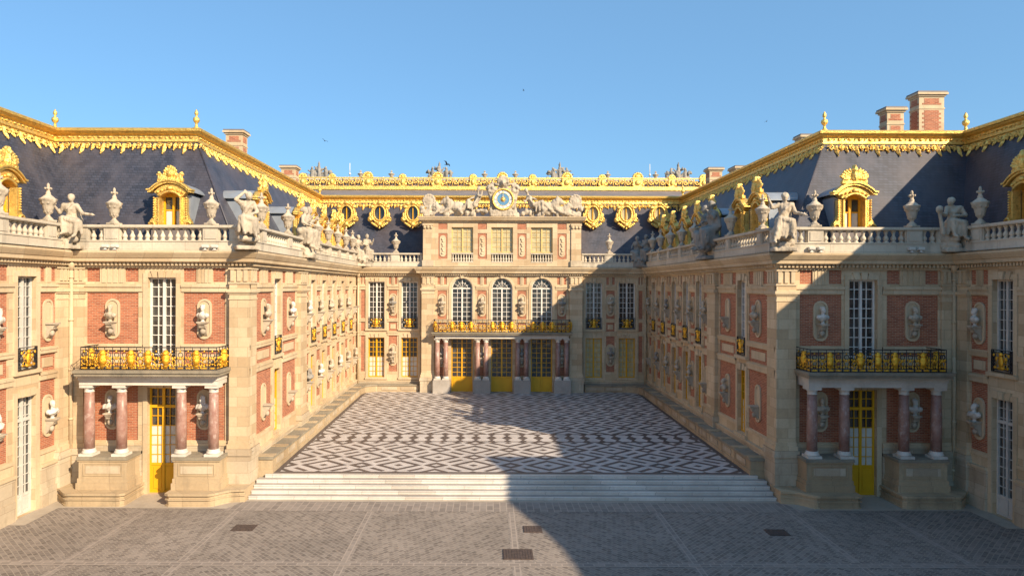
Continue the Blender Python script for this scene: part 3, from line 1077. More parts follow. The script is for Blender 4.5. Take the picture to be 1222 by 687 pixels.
def seated(name, mat, pose, seed):
    rnd = random.Random(seed)
    mb = MB()
    J = dict(pelvis=(0, .12, 1.12), chest=(0, .02, 1.60), head=(0, -.04, 2.02),
             knee_l=(-.20, -.42, 1.18), knee_r=(.20, -.42, 1.10), ankle_l=(-.16, -.48, .62), ankle_r=(.24, -.46, .52),
             elbow_l=(-.40, .0, 1.48), wrist_l=(-.36, -.25, 1.28), elbow_r=(.40, .0, 1.48), wrist_r=(.36, -.25, 1.28))
    J.update(pose)
    figure(mb, mat, J, rnd=rnd, female=pose.get('female', True))
    mb.ell((0, .10, .72), (.42, .32, .36), mat, 12, 8)
    mb.box(-.42, .42, -.38, .38, 0, .14, mat)
    rocks(mb, mat, (0, -.02, .42), (.42, .34, .35), 12, rnd)
    for e in pose.get('extra', []):
        e(mb)
    return sculpt(name, mb, .031, .012, 1)

def trophy(name, mat, seed, w_=1.6, h=1.3):
    """heap of arms, shields and plumes"""
    rnd = random.Random(seed)
    mb = MB()
    mb.box(-w_ * .45, w_ * .45, -.3, .3, 0, .15, mat)
    for sx in (-1, 0, 1):      # three seated forms in the heap
        x = sx * w_ * .24
        hh = h * (.95 if sx == 0 else .78)
        mb.cap((x, 0, .2), (x, -.05, hh * .62), .26, .19, mat)
        mb.ell((x, -.08, hh * .86), (.15, .15, .18), mat)
        for t in (-1, 1): mb.cap((x + t * .2, 0, hh * .55), (x + t * .42, -.1, hh * (.45 + .2 * (t == sx or sx == 0))), .09, .07, mat, 6)
    for i in range(26):
        x = rnd.uniform(-w_ * .42, w_ * .42)
        z = rnd.uniform(.15, h * (.8 - abs(x) / w_ * .8))
        mb.ell((x, rnd.uniform(-.15, .15), z), (rnd.uniform(.12, .24), .16, rnd.uniform(.12, .26)), mat, 8, 6)
    for i in range(9):
        a = PI * (.12 + .76 * i / 8)
        L_ = h * rnd.uniform(.5, .72)
        e = (math.cos(a) * w_ * .5, rnd.uniform(-.08, .08), .3 + math.sin(a) * L_ * .9)
        mb.cap((math.cos(a) * .15, 0, .35), e, .07, .05, mat, 6)
        mb.ell(e, (.10, .08, .11), mat, 7, 5)
    mb.cap((0, -.05, .3), (0, -.05, h * .75), .22, .17, mat)
    mb.ell((0, -.05, h * .92), (.14, .15, .17), mat)
    mb.ell((0, .02, h * 1.04), (.06, .16, .10), mat)
    return sculpt(name, mb, .06, .02, 1)

# ---------------- dormers
def crest_mesh(kind):
    mb = MB(); g = 'gold'
    if kind == 0:       # open shell between leaf sprays
        for k in range(9):
            a = PI * (.08 + .84 * k / 8)
            mb.cap((0, 0, .12), (.34 * math.cos(a), -.03, .12 + .44 * math.sin(a)), .05, .055, g, 6)
        mb.ell((0, -.05, .20), (.17, .1, .14), g)
        for s in (-1, 1):
            for k in range(6):
                mb.cap((s * .14, 0, .06), (s * (.34 + .06 * k), -.02, .04 + .07 * (k % 3)), .05, .045, g, 6)
            mb.tube([(s * (.55 + .09 * math.cos(t)), -.03, .16 + .10 * math.sin(t)) for t in [PI * j / 4 for j in range(8)]], .045, g, 6)
            mb.ell((s * .56, -.02, .26), .07, g)
    else:               # helmet over crossed flags
        mb.ell((0, -.05, .50), (.13, .14, .15), g, 10, 8)
        mb.ell((.0, -.0, .64), (.06, .17, .08), g, 8, 6)
        mb.cap((0, -.04, .12), (0, -.04, .38), .16, .12, g)
        for s in (-1, 1):
            for k in range(5):
                a = R(14 + 13 * k)
                mb.cap((-s * .12, 0, .08), (s * .68 * math.cos(a), -.03, .06 + .52 * math.sin(a)), .045, .055, g, 6)
            mb.ell((s * .60, 0, .22), (.12, .06, .09), g)
            mb.ell((s * .42, -.04, .10), (.2, .09, .08), g)
    mb.box(-.62, .62, -.08, .10, -.12, .03, g)
    return sculpt('dormer_crest', mb, .022, .02, 1)
CREST = [crest_mesh(0), crest_mesh(1)]

def dormer_meshes():
    g = 'gold'
    mb = MB()
    z0 = 0.0
    top = 2.26
    for s in (-1, 1):
        poly = [(s * 1.0, .96), (s * .50, .96), (s * .50, top), (s * .80, top), (s * .80, 1.62), (s * .84, 1.50), (s * .86, 1.42), (s * 1.0, 1.25), (s * 1.08, 1.05)]
        mb.prism(poly, 'y', 0, .24, g)
        # scroll at the foot, beads up the side
        cx, cz = s * .86, 1.04
        mb.tube([(cx + s * (.20 - .016 * j) * math.cos(j * .55), -.04, cz + (.20 - .016 * j) * math.sin(j * .55)) for j in range(12)], .05, g, 6)
        for k in range(9):
            mb.ell((s * .80, -.02, 1.40 + .105 * k), (.055, .06, .045), g, 6, 5)
        mb.box(s * .50, s * .58, -.08, .0, .96, top, g)
        for k in range(12):
            mb.ell((s * .66, -.01, 1.12 + .1 * k), (.03, .03, .03), g, 6, 4)
    arc = lambda hw, zc, rise, n=12: [(-hw + 2 * hw * k / n, zc + rise * math.sin(PI * k / n) ** .8 if 0 < k < n else zc) for k in range(n + 1)]
    lo = arc(.50, top, .24); hi = arc(.80, 2.50, .36)
    for k in range(12):
        mb.prism([lo[k], lo[k + 1], hi[k + 1], hi[k]], 'y', 0, .30, g)
    for pts, r in ((lo, .06),):
        mb.tube([(p[0] * 1.06, -.05, p[1] + .03) for p in pts], r, g, 6)
    cn = [(-1.12, 2.56)] + arc(.95, 2.58, .40) + [(1.12, 2.56)]
    for k in range(len(cn) - 1):
        a, b = cn[k], cn[k + 1]
        mb.prism([a, b, (b[0], b[1] + .07), (a[0], a[1] + .07)], 'y', -.16, .22, g)
        mb.prism([(a[0] * .96, a[1] - .09), (b[0] * .96, b[1] - .09), (b[0] * .96, b[1]), (a[0] * .96, a[1])], 'y', -.10, .22, g)
    mb.ell((0, -.08, 2.66), (.16, .09, .10), g)
    for k in range(-3, 4):
        if k: mb.ell((k * .2, -.05, 2.62 - .015 * k * k), (.08, .05, .05), g, 8, 5)
    # reveals
    mb.box(-.56, -.50, .30, .52, .96, top + .1, g); mb.box(.50, .56, .30, .52, .96, top + .1, g)
    mb.box(-1.04, 1.04, -.06, .32, .90, .98, g)
    mb.box(-.56, .56, .30, .52, .86, .98, g)
    for k in range(12):
        mb.prism([lo[k], lo[k + 1], (lo[k + 1][0], lo[k + 1][1] + .06), (lo[k][0], lo[k][1] + .06)], 'y', .30, .52, g)
    surround = mb.mesh('dormer'); fixnormals(surround)
    fr = MB()
    y = .40
    fr.box(-.50, -.43, y - .03, y + .03, .98, top + .16, 'yellow'); fr.box(.43, .50, y - .03, y + .03, .98, top + .16, 'yellow')
    fr.box(-.07, .07, y - .05, y + .03, .98, top + .22, 'yellow')
    fr.box(-.43, .43, y - .04, y + .03, .98, 1.08, 'yellow'); fr.box(-.43, .43, y - .03, y + .03, 1.72, 1.77, 'yellow')
    fr.box(-.43, .43, y - .03, y + .03, top + .06, top + .22, 'yellow')
    pn = MB(); pn.box(-.47, .47, y + .035, y + .05, 1.0, top + .2, 'glass')
    cu = MB(); cu.box(-.40, -.10, y + .005, y + .03, 1.08, 1.72, 'curtain'); cu.box(.10, .40, y + .005, y + .03, 1.08, 1.72, 'curtain')
    cw = MB(); cw.box(-.43, .43, y + .005, y + .03, 1.0, top + .16, 'curtain')
    ho = MB()
    pr = [(-.84, 0), (.84, 0)] + [(x_, z_) for x_, z_ in arc(.84, 2.40, .42)][::-1]
    ho.prism(pr, 'y', .56, 2.05, 'zinc')
    ho.box(-.95, .95, .02, .56, 0, .895, 'lead')
    for s in (-1, 1): ho.box(s * .58, s * .84, .305, .57, .90, 2.4, 'zinc')
    h2 = arc(1.02, 2.52, .42)
    for k in range(12):
        a, b = h2[k], h2[k + 1]
        ho.prism([a, b, (b[0], b[1] + .06), (a[0], a[1] + .06)], 'y', .30, 2.15, 'zinc')
    hm = ho.mesh('dormer_hood'); fixnormals(hm)
    return surround, fr.mesh('dormer_window'), pn.mesh('pane'), cu.mesh('curtain'), cw.mesh('curtain'), hm
DORM = dormer_meshes()
def dormer(root, Mx, crest=0, white=False, csc=1.0):
    d = link('dormer', DORM[0], root, Mx)
    link('dormer_window', DORM[1], d, Mx)
    link('pane', DORM[2], d, Mx)
    link('curtain', DORM[4 if white else 3], d, Mx)
    link('dormer_hood', DORM[5], d, Mx)
    link('dormer_crest', CREST[crest], d, Mx @ Matrix.Translation((0, .02, 3.07)) @ Matrix.Scale(csc, 4))
    return d

def oval_meshes():
    g = 'gold'
    mb = MB()
    a_, b_ = .44, .60
    for k in range(20):
        t0, t1 = 2 * PI * k / 20, 2 * PI * (k + 1) / 20
        def P(e, t): return ((a_ + e) * math.cos(t), (b_ + e) * math.sin(t))
        mb.prism([P(0, t0), P(0, t1), P(.24, t1), P(.24, t0)], 'y', 0, .9, g)
    mb.tube([((a_ + .02) * math.cos(t), -.03, (b_ + .02) * math.sin(t)) for t in [2 * PI * k / 20 for k in range(20)]], .055, g, 6, closed=True)
    mb.tube([((a_ + .22) * math.cos(t), -.02, (b_ + .22) * math.sin(t)) for t in [2 * PI * k / 20 for k in range(20)]], .06, g, 6, closed=True)
    for s in (-1, 1):       # shoulders, side volutes and leafy foot
        mb.ell((s * .62, .0, .52), (.22, .14, .16), g)
        mb.ell((s * .46, .0, .78), (.2, .12, .12), g)
        mb.tube([(s * (.72 + (.22 - .015 * j) * math.cos(j * .6)), -.03, -.50 + (.22 - .015 * j) * math.sin(j * .6)) for j in range(11)], .07, g, 6)
        mb.ell((s * .78, .05, -.18), (.12, .12, .28), g)
        mb.ell((s * .80, .05, -.52), (.22, .12, .24), g)
        for k in range(4):
            mb.ell((s * (.62 - .13 * k), -.02, -.84 - .09 * k), (.13, .10, .11), g, 7, 5)
    mb.ell((0, -.03, .86), (.22, .12, .16), g); mb.ell((0, -.05, -.92), (.20, .12, .22), g); mb.ell((0, 0, -1.22), (.08, .07, .13), g)
    mb.box(-.5, .5, .1, .4, -1.0, -.75, g)
    me = mb.mesh('oval_dormer'); fixnormals(me)
    pn = MB()
    poly = [(a_ * math.cos(t), b_ * math.sin(t)) for t in [2 * PI * k / 20 for k in range(20)]]
    pn.add([(p[0], .18, p[1]) for p in poly], [tuple(range(20))], 'pale_infill')
    fr = MB(); fr.box(-.035, .035, .08, .17, -.6, .6, 'yellow')
    dk = MB(); dk.add([(p[0], .18, p[1]) for p in poly], [tuple(range(20))], 'glass')
    return me, pn.mesh('pane'), fr.mesh('mullion'), dk.mesh('pane')
OVAL = oval_meshes()

# ---------------- gilded roof cornice
GCORN = [(.12, 15.66), (.22, 15.68), (.22, 15.76), (.28, 15.82), (.25, 15.98), (.25, 16.12), (.40, 16.18), (.44, 16.24), (.52, 16.28), (.54, 16.38), (.46, 16.44), (.34, 16.46), (.0, 16.48)]
def roof_cornice(root, pts, prev, nxt, slope=.52, period=1.03):
    mb = MB()
    sweep(mb, pts, GCORN, 'gold', prev, nxt)
    o_ = offset_chain(pts, .0, prev, nxt)
    rnd = random.Random(3)
    for i in range(len(pts) - 1):
        p, q = Vector(pts[i]), Vector(pts[i + 1])
        d = (q - p).normalized(); nr = Vector((d.y, -d.x)); Ln = (q - p).length
        cs = offset_chain(pts, .2, prev, nxt)
        t_lo = (Vector(cs[i]) - p).dot(d); t_hi = (Vector(cs[i + 1]) - p).dot(d)
        n = max(1, int(round((t_hi - t_lo) / period)))
        per = (t_hi - t_lo) / n
        def W(t, off, z):
            v = p + d * t + nr * off
            return (v.x, v.y, z)
        for k in range(n):
            c0 = t_lo + (k + .5) * per
            # row of bosses on the band
            for e in (-.25, .25):
                mb.ell(W(c0 + e * per, .27, 16.02), (.06 + .05 * abs(d.x), .06 + .05 * abs(d.y), .055), 'gold', 6, 4)
            mb.ell(W(c0, .27, 16.02), .045, 'gold', 6, 4)
            mb.ell(W(c0 + .5 * per, .27, 16.02), .045, 'gold', 6, 4)
            # hanging fringe: long and short lappets lying on the slope
            for e, L_, ww in ((0, .52, .115), (.5, .34, .10), (.25, .22, .07), (.75, .22, .07)):
                zc = 15.70
                def sl(z): return (16.2 - z) * slope + .10
                a = c0 + e * per
                prof = [(0, 1.0), (.25, 1.05), (.5, .8), (.62, .95), (.78, .62), (.9, .3), (1.0, .08)]
                for j in range(len(prof) - 1):
                    za, zb = zc - prof[j][0] * L_, zc - prof[j + 1][0] * L_
                    wa, wb = ww * prof[j][1], ww * prof[j + 1][1]
                    vs = [W(a - wa, sl(za) - .05, za), W(a, sl(za) + .05, za), W(a + wa, sl(za) - .05, za),
                          W(a - wb, sl(zb) - .05, zb), W(a, sl(zb) + .05, zb), W(a + wb, sl(zb) - .05, zb)]
                    mb.add(vs, [(0, 1, 4, 3), (1, 2, 5, 4)], 'gold')
                mb.ell(W(a, sl(zc - L_ * .45) + .04, zc - L_ * .45), .055, 'gold', 6, 4)
                mb.ell(W(a, sl(zc - L_) + .0, zc - L_), .035, 'gold', 6, 4)
            for e in (-.25, .25):       # leafy links between them
                a = c0 + e * per
                zc = 15.64
                off = (16.2 - zc) * slope + .12
                mb.tube([W(a + .10 * math.cos(t), off + .02, zc - .02 + .09 * math.sin(t)) for t in [2 * PI * j / 7 for j in range(7)]], .035, 'gold', 5, closed=True)
                mb.ell(W(a, off + .02, zc - .16), (.05, .05, .06), 'gold', 6, 4)
            for j in range(12):
                a = c0 - per / 2 + per * (j + rnd.random()) / 12
                zc = rnd.uniform(15.42, 15.72)
                mb.ell(W(a, (16.2 - zc) * slope + .10, zc), rnd.uniform(.03, .055), 'gold', 5, 4)
            for j in range(6):
                a = c0 - per / 2 + per * (j + .5) / 6
                mb.ell(W(a, .48, 16.30), .05, 'gold', 5, 4)
    return link('roof_cornice', mb.mesh('roof_cornice'), root)

def finial(root, x, y, z=16.44, h=1.0):
    mb = MB()
    mb.lathe([(r_ * h, z_ * h) for r_, z_ in [(.16, 0), (.17, .06), (.08, .12), (.06, .30), (.13, .36), (.17, .46), (.15, .56), (.06, .62), (.05, .70), (.10, .76), (.09, .86), (.03, .98), (0, 1.02)]], (x, y, z), 'gold', 10)
    return link('finial', mb.mesh('finial'), root)

def slates(root, e0, e1, r0, r1, ze=10.5, zr=16.2):
    mb = MB()
    n = 1
    mb.quad((*e0, ze), (*e1, ze), (*r1, zr), (*r0, zr), 'slate')
    # lead roll along the first arris
    return link('roof_slope', mb.mesh('roof_slope'), root)

def chimney(root, x, y, w_, d_, ztop, zbase=15.0):
    mb = MB()
    hx, hy = w_ / 2, d_ / 2
    mb.box(x - hx, x + hx, y - hy, y + hy, zbase, ztop - .22, 'trim')
    for z0, z1 in ((ztop - .75, ztop - .40), (zbase + .1, ztop - 1.05)):
        if z1 - z0 < .1: continue
        fx, fy = hx * .58, hy * .62
        mb.box(x - fx, x + fx, y - hy - .012, y + hy + .012, z0, z1, 'brick')
        mb.box(x - hx - .012, x + hx + .012, y - fy, y + fy, z0, z1, 'brick')
        # ragged toothing of brick into stone
        k = 0
        z = z0
        while z < z1 - .12:
            if k % 2 == 0:
                mb.box(x - fx - .12, x + fx + .12, y - hy - .009, y - hy + .1, z, z + .1, 'brick')
                mb.box(x - hx - .009, x - hx + .1, y - fy - .12, y + fy + .12, z, z + .1, 'brick')
            z += .12; k += 1
    mb.box(x - hx - .03, x + hx + .03, y - hy - .03, y + hy + .03, ztop - .98, ztop - .90, 'trim')
    mb.box(x - hx - .06, x + hx + .06, y - hy - .06, y + hy + .06, ztop - .30, ztop - .20, 'trim')
    mb.box(x - hx - .15, x + hx + .15, y - hy - .15, y + hy + .15, ztop - .20, ztop - .09, 'trim')
    mb.box(x - hx - .12, x + hx + .12, y - hy - .12, y + hy + .12, ztop - .09, ztop, 'lead')
    return link('chimney', mb.mesh('chimney'), root)

def drainpipe(root, x, y, z1=9.9, z0=.75, lean=(0, 0)):
    mb = MB()
    mb.tube([(x, y, z0), (x, y, z1)], .075, 'trim', 8)
    for z in (z0 + .4, 3.2, 5.3, 7.4, 9.2):
        mb.lathe([(.10, 0), (.10, .08)], (x, y, z), 'trim', 8)
    mb.lathe([(.09, 0), (.16, .25), (.16, .33)], (x, y, z1 - .35), 'trim', 8)
    return link('drainpipe', mb.mesh('drainpipe'), root)

# ------------------------------------------------------------------ ground, steps, marble floor
mb = MB(); mb.quad((-600, -400, 0), (600, -400, 0), (600, 900, 0), (-600, 900, 0), 'paving'); struct('ground', mb)
mb = MB()
for x in (-14.6, -10.92, -5.65, -.1, 5.65, 10.92, 14.6):
    mb.quad((x - .15, -15, .004), (x + .15, -15, .004), (x + .15, 27.05, .004), (x - .15, 27.05, .004), 'band_y')
struct('paving_bands', mb)
mb = MB(); mb.quad((-18.9, 21.75, .008), (18.9, 21.75, .008), (18.9, 22.15, .008), (-18.9, 22.15, .008), 'band_x'); struct('paving_cross_band', mb)
mb = MB(); mb.quad((-11.5, 27.05, .008), (11.5, 27.05, .008), (11.5, 28.22, .008), (-11.5, 28.22, .008), 'band_step'); struct('paving_edge_band', mb)
mb = MB()
mb.quad((-11.5, 28.22, .012), (11.5, 28.22, .012), (11.5, 28.55, .012), (-11.5, 28.55, .012), 'slab')
for s in (-1, 1):
    mb.add([(s * 11.5, 27.3, .012), (s * 18.93, 27.3, .012), (s * 18.93, 29.25, .012), (s * 11.15, 29.25, .012), (s * 11.0, 28.5, .012)], [(0, 1, 2, 3, 4)], 'slab')
    mb.quad((s * 18.2, 25.3, .016), (s * 18.93, 25.3, .016), (s * 18.93, 27.3, .016), (s * 18.2, 27.3, .016), 'slab')
struct('pavement', mb)
mb = MB()
PZ = .69
for k in range(5):
    y = 28.5 + .33 * k
    z0, z1 = .138 * k, .138 * (k + 1) - (0 if k < 4 else .0)
    xe = 11.02 if k < 4 else 10.75
    mb.box(-xe, xe, y, 30.05 if k == 4 else y + .40, z0, z1 - .035, 'step')
    mb.box(-xe, xe, y - .025, y + .05, z1 - .035, z1, 'step')
    mb.box(-xe, xe, y + .05, 30.05 if k == 4 else y + .40, z1 - .035, z1, 'tread')
struct('marble_steps', mb)
mb = MB(); mb.quad((-11.4, 30.05, PZ), (11.4, 30.05, PZ), (11.4, 53.1, .86), (-11.4, 53.1, .86), 'court'); struct('marble_pavement', mb)

ORD = ['first', 'second', 'third', 'fourth', 'fifth', 'sixth', 'seventh', 'eighth']
SIDE = {-1: 'left', 1: 'right'}
NOB = -1
brnd = random.Random(4)
def BK(): return brnd.choice((0, 4, 4, 8)) + brnd.randrange(4)
roots = {}

# ------------------------------------------------------------------ the two wings flanking the court
def porch(root, F, s):
    u0, u1, uc = 11.95, 17.75, 14.98
    mb = MB()
    # entablature and balcony slab
    mb.box(s * 12.18, s * 17.88, 28.12, 29.25, 4.80, 5.0, 'marble')
    mb.box(s * 12.15, s * 17.91, 28.09, 29.25, 5.0, 5.16, 'marble')
    mb.box(s * 12.10, s * 17.95, 28.0, 29.25, 5.16, 5.22, 'marble')
    mb.box(s * 12.0, s * 17.86, 27.72, 29.25, 5.22, 5.34, 'lid')
    mb.box(s * 11.95, s * 17.91, 27.66, 29.25, 5.34, 5.46, 'lid')
    p = link('porch', mb.mesh('porch'), root)
    for u in (12.45, 13.79, 16.27, 17.62):
        c = MB()
        x, y = s * u, 28.42
        c.box(x - .29, x + .29, y - .29, y + .29, 1.86, 1.96, 'marble')
        c.lathe([(.28, 1.96), (.29, 2.0), (.27, 2.05), (.24, 2.07), (.25, 2.12), (.22, 2.14)], (x, y, 0), 'marble', 20)
        c.lathe([(.205, 2.14), (.21, 3.0), (.205, 3.6), (.185, 4.48)], (x, y, 0), 'redmarble', 20)
        c.lathe([(.19, 4.48), (.205, 4.50), (.19, 4.53), (.19, 4.6), (.25, 4.68)], (x, y, 0), 'marble', 20)
        c.box(x - .27, x + .27, y - .27, y + .27, 4.68, 4.80, 'marble')
        link('column', c.mesh('column'), p)
    for a, b in ((12.08, 13.95), (15.88, 17.86)):
        c = MB()
        xa, xb = sorted((s * a, s * b))
        def bx(e, z0, z1, m_='bench'):
            c.box(xa - e, xb + e, 28.08 - e, 29.25, z0, z1, m_)
        bx(.08, .50, .80); bx(.04, .80, .98); bx(0, .98, 1.68); bx(.04, 1.68, 1.74); bx(.07, 1.74, 1.86, 'lid')
        t = .18
        c.box(xa + t, xb - t, 28.055, 28.10, 1.08, 1.12, 'bench'); c.box(xa + t, xb - t, 28.055, 28.10, 1.56, 1.60, 'bench')
        c.box(xa + t, xa + t + .04, 28.055, 28.10, 1.12, 1.56, 'bench'); c.box(xb - t - .04, xb - t, 28.055, 28.10, 1.12, 1.56, 'bench')
        c.box(xa + t + .1, xb - t - .1, 28.06, 28.10, 1.18, 1.50, 'plinth')
        link('pedestal', c.mesh('pedestal'), p)
    # gilt iron railing
    y0 = 27.86
    ua, ub = (12.12, 17.66)
    ir = rail_mesh([((s * ub, y0), (s * ua, y0)), ((s * ub, y0), (s * ub, 29.15)), ((s * ua, y0), (s * ua, 29.15))], .92,
                       [ub - q for q in (16.72, 15.58, 14.88, 14.16, 12.92)])
    r_ = link('balcony_railing', ir.mesh('balcony_railing'), root, Matrix.Translation((0, 0, 5.46)))

def mounting_bench(s, outer):
    """low two-tier bench with an ogee sweep at its side, in front of each pedestal"""
    def ogee(u0, y0, u1, y1, n=10):
        pts = []
        for k in range(n + 1):
            t = k / n
            e = t * t * (3 - 2 * t)
            pts.append((u0 + (u1 - u0) * t, y0 + (y1 - y0) * e))
        return pts
    where = ('outer' if outer else 'inner')
    t = thing('mounting_bench', 'low curved stone bench under the %s pair of columns of the %s porch' % (where, SIDE[s]), 'stone bench', (s * (17 if outer else 12.9), 27.6, 0), 'curved stone benches')
    def outline(g):
        if outer:
            p = [(15.74 - g, 29.2), (15.74 - g, 27.62 - g), (15.86, 27.52 - g), (17.85, 27.52 - g)] + ogee(17.95, 27.52 - g, 18.9, 28.25 - g) + [(18.93, 29.2)]
        else:
            p = [(14.02 + g, 29.2), (14.02 + g, 27.62 - g), (13.9, 27.52 - g), (12.4, 27.52 - g)] + ogee(12.3, 27.52 - g, 11.5, 28.12 - g) + [(11.06 - g * .3, 28.2 - g), (11.04 - g * .3, 29.2)]
        return [(s * x, y) for x, y in p]
    a = MB()
    a.prism(outline(.04), 'z', 0, .07, 'bench')
    a.prism(outline(.0), 'z', .07, .26, 'bench')
    a.prism(outline(.05), 'z', .26, .31, 'bench')
    m_ = a.mesh('bench_base'); fixnormals(m_); link('bench_base', m_, t)
    a = MB()
    a.prism(outline(-.02), 'z', .31, .44, 'bench')
    a.prism(outline(.06), 'z', .44, .53, 'bench')
    m_ = a.mesh('bench_top'); fixnormals(m_); link('bench_top', m_, t)

def side_wing(s):
    global NOB
    sd_ = SIDE[s]
    root = thing('palace_wing', '%s wing with brick and stone court front, columned porch and gilt-edged slate roof' % sd_, 'palace wing', (s * 15, 29.2, 0))
    roots[s] = root
    # ---- front towards the camera
    F = Fac(root, (0, 29.2, 0), 0, s)
    ops = [(14.38, 15.58, .02, 4.55, .35), (14.38, 15.58, 5.46, 9.25, .35)]
    ops += bay(F, 12.28, 14.06, z0=2.3)
    ops += bay(F, 16.0, 18.2, z0=2.3)
    mb = MB(); wall(mb, F, 11.2, 18.97, 0, 9.66, ops); F.put('wall', mb)
    mb = MB()
    for a, b in ((11.2, 14.15), (15.81, 18.9)):
        mb = MB()
        mb.box(F.x(a), F.x(b), -.10, .0, 0, 2.1, 'plinth'); mb.box(F.x(a), F.x(b), -.13, .0, 2.1, 2.2, 'trim'); mb.box(F.x(a), F.x(b), -.06, .0, 2.2, 2.28, 'trim')
        F.put('plinth', mb)
        bands(F, a, b, dado=False)
    window(F, 14.98, 1.2, .02, 4.55, .22, 'frontdoor')
    window(F, 14.98, 1.2, 5.46, 9.25, .24, 'white')
    pilaster(F, 11.2, 12.03); pilaster(F, 18.28, 18.9, proud=.12)
    for i, (uc, nm) in enumerate(((13.17, 'court side'), (17.1, 'outer side'))):
        for z, lv in ((3.46, 'behind the porch columns'), (7.33, 'above the gilt balcony')):
            NOB += 1
            bust(F, uc, z, [1, 0, 3, 6][(NOB) % 4] if s < 0 else [4, 7, 0, 2][NOB % 4], '%s, %s wing, %s' % (lv, sd_, nm))
    porch(root, F, s)
    mounting_bench(s, False); mounting_bench(s, True)
    # ---- court side
    G = Fac(root, (s * 11.3, 0, 0), -s * R(90), -s)
    bays = [(30.15, 32.35), (34.05, 36.40), (38.15, 39.10), (40.80, 41.75), (43.50, 44.42), (46.22, 47.18), (48.95, 49.92), (51.66, 52.45)]
    wins = [33.20, 39.95, 42.62, 45.32, 48.06, 50.80]
    ops = []
    for b in bays: ops += bay(G, *b, niches=(1, 1))
    for c in wins: ops += [(c - .53, c + .53, 1.86, 4.93, .32), (c - .53, c + .53, 5.62, 9.25, .32)]
    mb = MB(); wall(mb, G, 29.2, 53.0, 0, 9.66, ops); G.put('wall', mb)
    for c in wins:
        window(G, c, 1.06, 1.86, 4.93, .22, 'ochre')
        window(G, c, 1.06, 5.62, 9.25, .22, 'white', guard=True)
    mb = MB()
    mb.box(G.x(30.0), G.x(52.9), -.14, .0, .3, 1.62, 'plinth'); mb.box(G.x(30.0), G.x(52.9), -.18, .0, 1.62, 1.70, 'trim')
    G.put('plinth', mb)
    edges = [29.95] + [v for c in wins for v in (c - .74, c + .74)] + [52.95]
    for k in range(0, len(edges), 2):
        a, b = edges[k], edges[k + 1]
        bands(G, a, b)
    pilaster(G, 29.2, 29.98, proud=.10); pilaster(G, 36.62, 37.92, proud=.2, zb=.7)
    skip_lo = {-1: {0, 1}, 1: {0, 2, 7}}[s]
    skip_up = {-1: {7}, 1: {1}}[s]
    for i, b in enumerate(bays):
        c = (b[0] + b[1]) / 2
        if i not in skip_lo:
            NOB += 1; bust(G, c, 3.46, BK(), 'lower row, %s bay from the steps, %s court wall' % (ORD[i], sd_))
        if i not in skip_up:
            NOB += 1; bust(G, c, 7.33, BK(), 'upper row, %s bay from the steps, %s court wall' % (ORD[i], sd_))
    # ---- cornice
    ch = [(s * 18.97, 29.2), (s * 11.3, 29.2), (s * 11.3, 53.0)]
    pv, nx = (s * 18.97, 0), (s * 6, 53)
    if s > 0: ch = ch[::-1]; pv, nx = nx, pv
    mb = MB(); sweep(mb, ch, CORN, 'trim', pv, nx, caps=False)
    dentils(mb, ch[0], ch[1]); dentils(mb, ch[1], ch[2])
    link('cornice', mb.mesh('cornice'), root)
    # ---- balustrades
    q = 11.12
    A, B = (s * 18.9, 28.98), (s * q, 28.98)
    sol = [(0, .95), (1.35, 2.0), (5.42, 6.07), (6.62, 7.78)]     # distances from the outer corner
    sol = [(0, .95), (1.62, 2.28), (5.80, 6.45), (6.93, 7.95)]
    if s < 0: balustrade(root, A, B, sol)
    else:
        Ln = 18.9 - q
        balustrade(root, B, A, [(Ln - b, Ln - a) for a, b in sol])
    US = [30.3, 34.3, 40.3, 42.95, 45.65, 48.3, 50.6]
    sol = [(u - .28 - 29.15, u + .28 - 29.15) for u in US] + [(37.3 - .75 - 29.15, 37.3 + .75 - 29.15)]
    if s < 0: balustrade(root, (s * q, 29.15), (s * q, 52.58), sol)
    else:
        Ln = 52.58 - 29.15
        balustrade(root, (s * q, 52.58), (s * q, 29.15), [(Ln - b, Ln - a) for a, b in sol])
    for i, u in enumerate(US):
        urn(s * q, u, 'on the %s court balustrade, %s from the steps end' % (sd_, ORD[i]))
    urn(s * 12.80, 28.98, 'on the %s wing front balustrade, court side of the gilt dormer' % sd_)
    urn(s * 16.92, 28.98, 'on the %s wing front balustrade, outer side of the gilt dormer' % sd_)
    # ---- roof
    mb = MB()
    mb.quad((s * 10.9, 28.8, 10.43), (s * 19.6, 28.8, 10.43), (s * 19.6, 30.2, 10.43), (s * 10.9, 30.2, 10.43), 'zinc')
    mb.quad((s * 10.9, 30.2, 10.43), (s * 12.3, 30.2, 10.43), (s * 12.3, 54, 10.43), (s * 10.9, 54, 10.43), 'zinc')
    link('gutter', mb.mesh('gutter'), root)
    E = [(s * 19.75, 30.0), (s * 12.1, 30.0), (s * 12.1, 54.0)]
    Rr = [(s * 22.15, 33.1), (s * 15.3, 33.1), (s * 15.3, 57.1)]
    slates(root, E[0], E[1], Rr[0], Rr[1]); slates(root, E[1], E[2], Rr[1], Rr[2])
    mb = MB(); mb.tube([(*E[1], 10.5), (*Rr[1], 16.2)], .045, 'slate', 6); link('hip_roll', mb.mesh('hip_roll'), root)
    rr, pv, nx = Rr, (s * 22.15, 0), (0, 57.1)
    if s > 0: rr, pv, nx = Rr[::-1], nx, pv
    roof_cornice(root, rr, pv, nx)
    mb = MB()
    mb.quad((s * 15.3, 33.1, 16.45), (s * 22.2, 33.1, 16.45), (s * 22.2, 57.1, 16.45), (s * 15.3, 57.1, 16.45), 'lead')
    link('roof_deck', mb.mesh('roof_deck'), root)
    finial(root, s * 15.15, 32.95, h=.95); finial(root, s * 22.0, 33.0, h=.95); finial(root, s * 15.15, 57.0, h=.95)
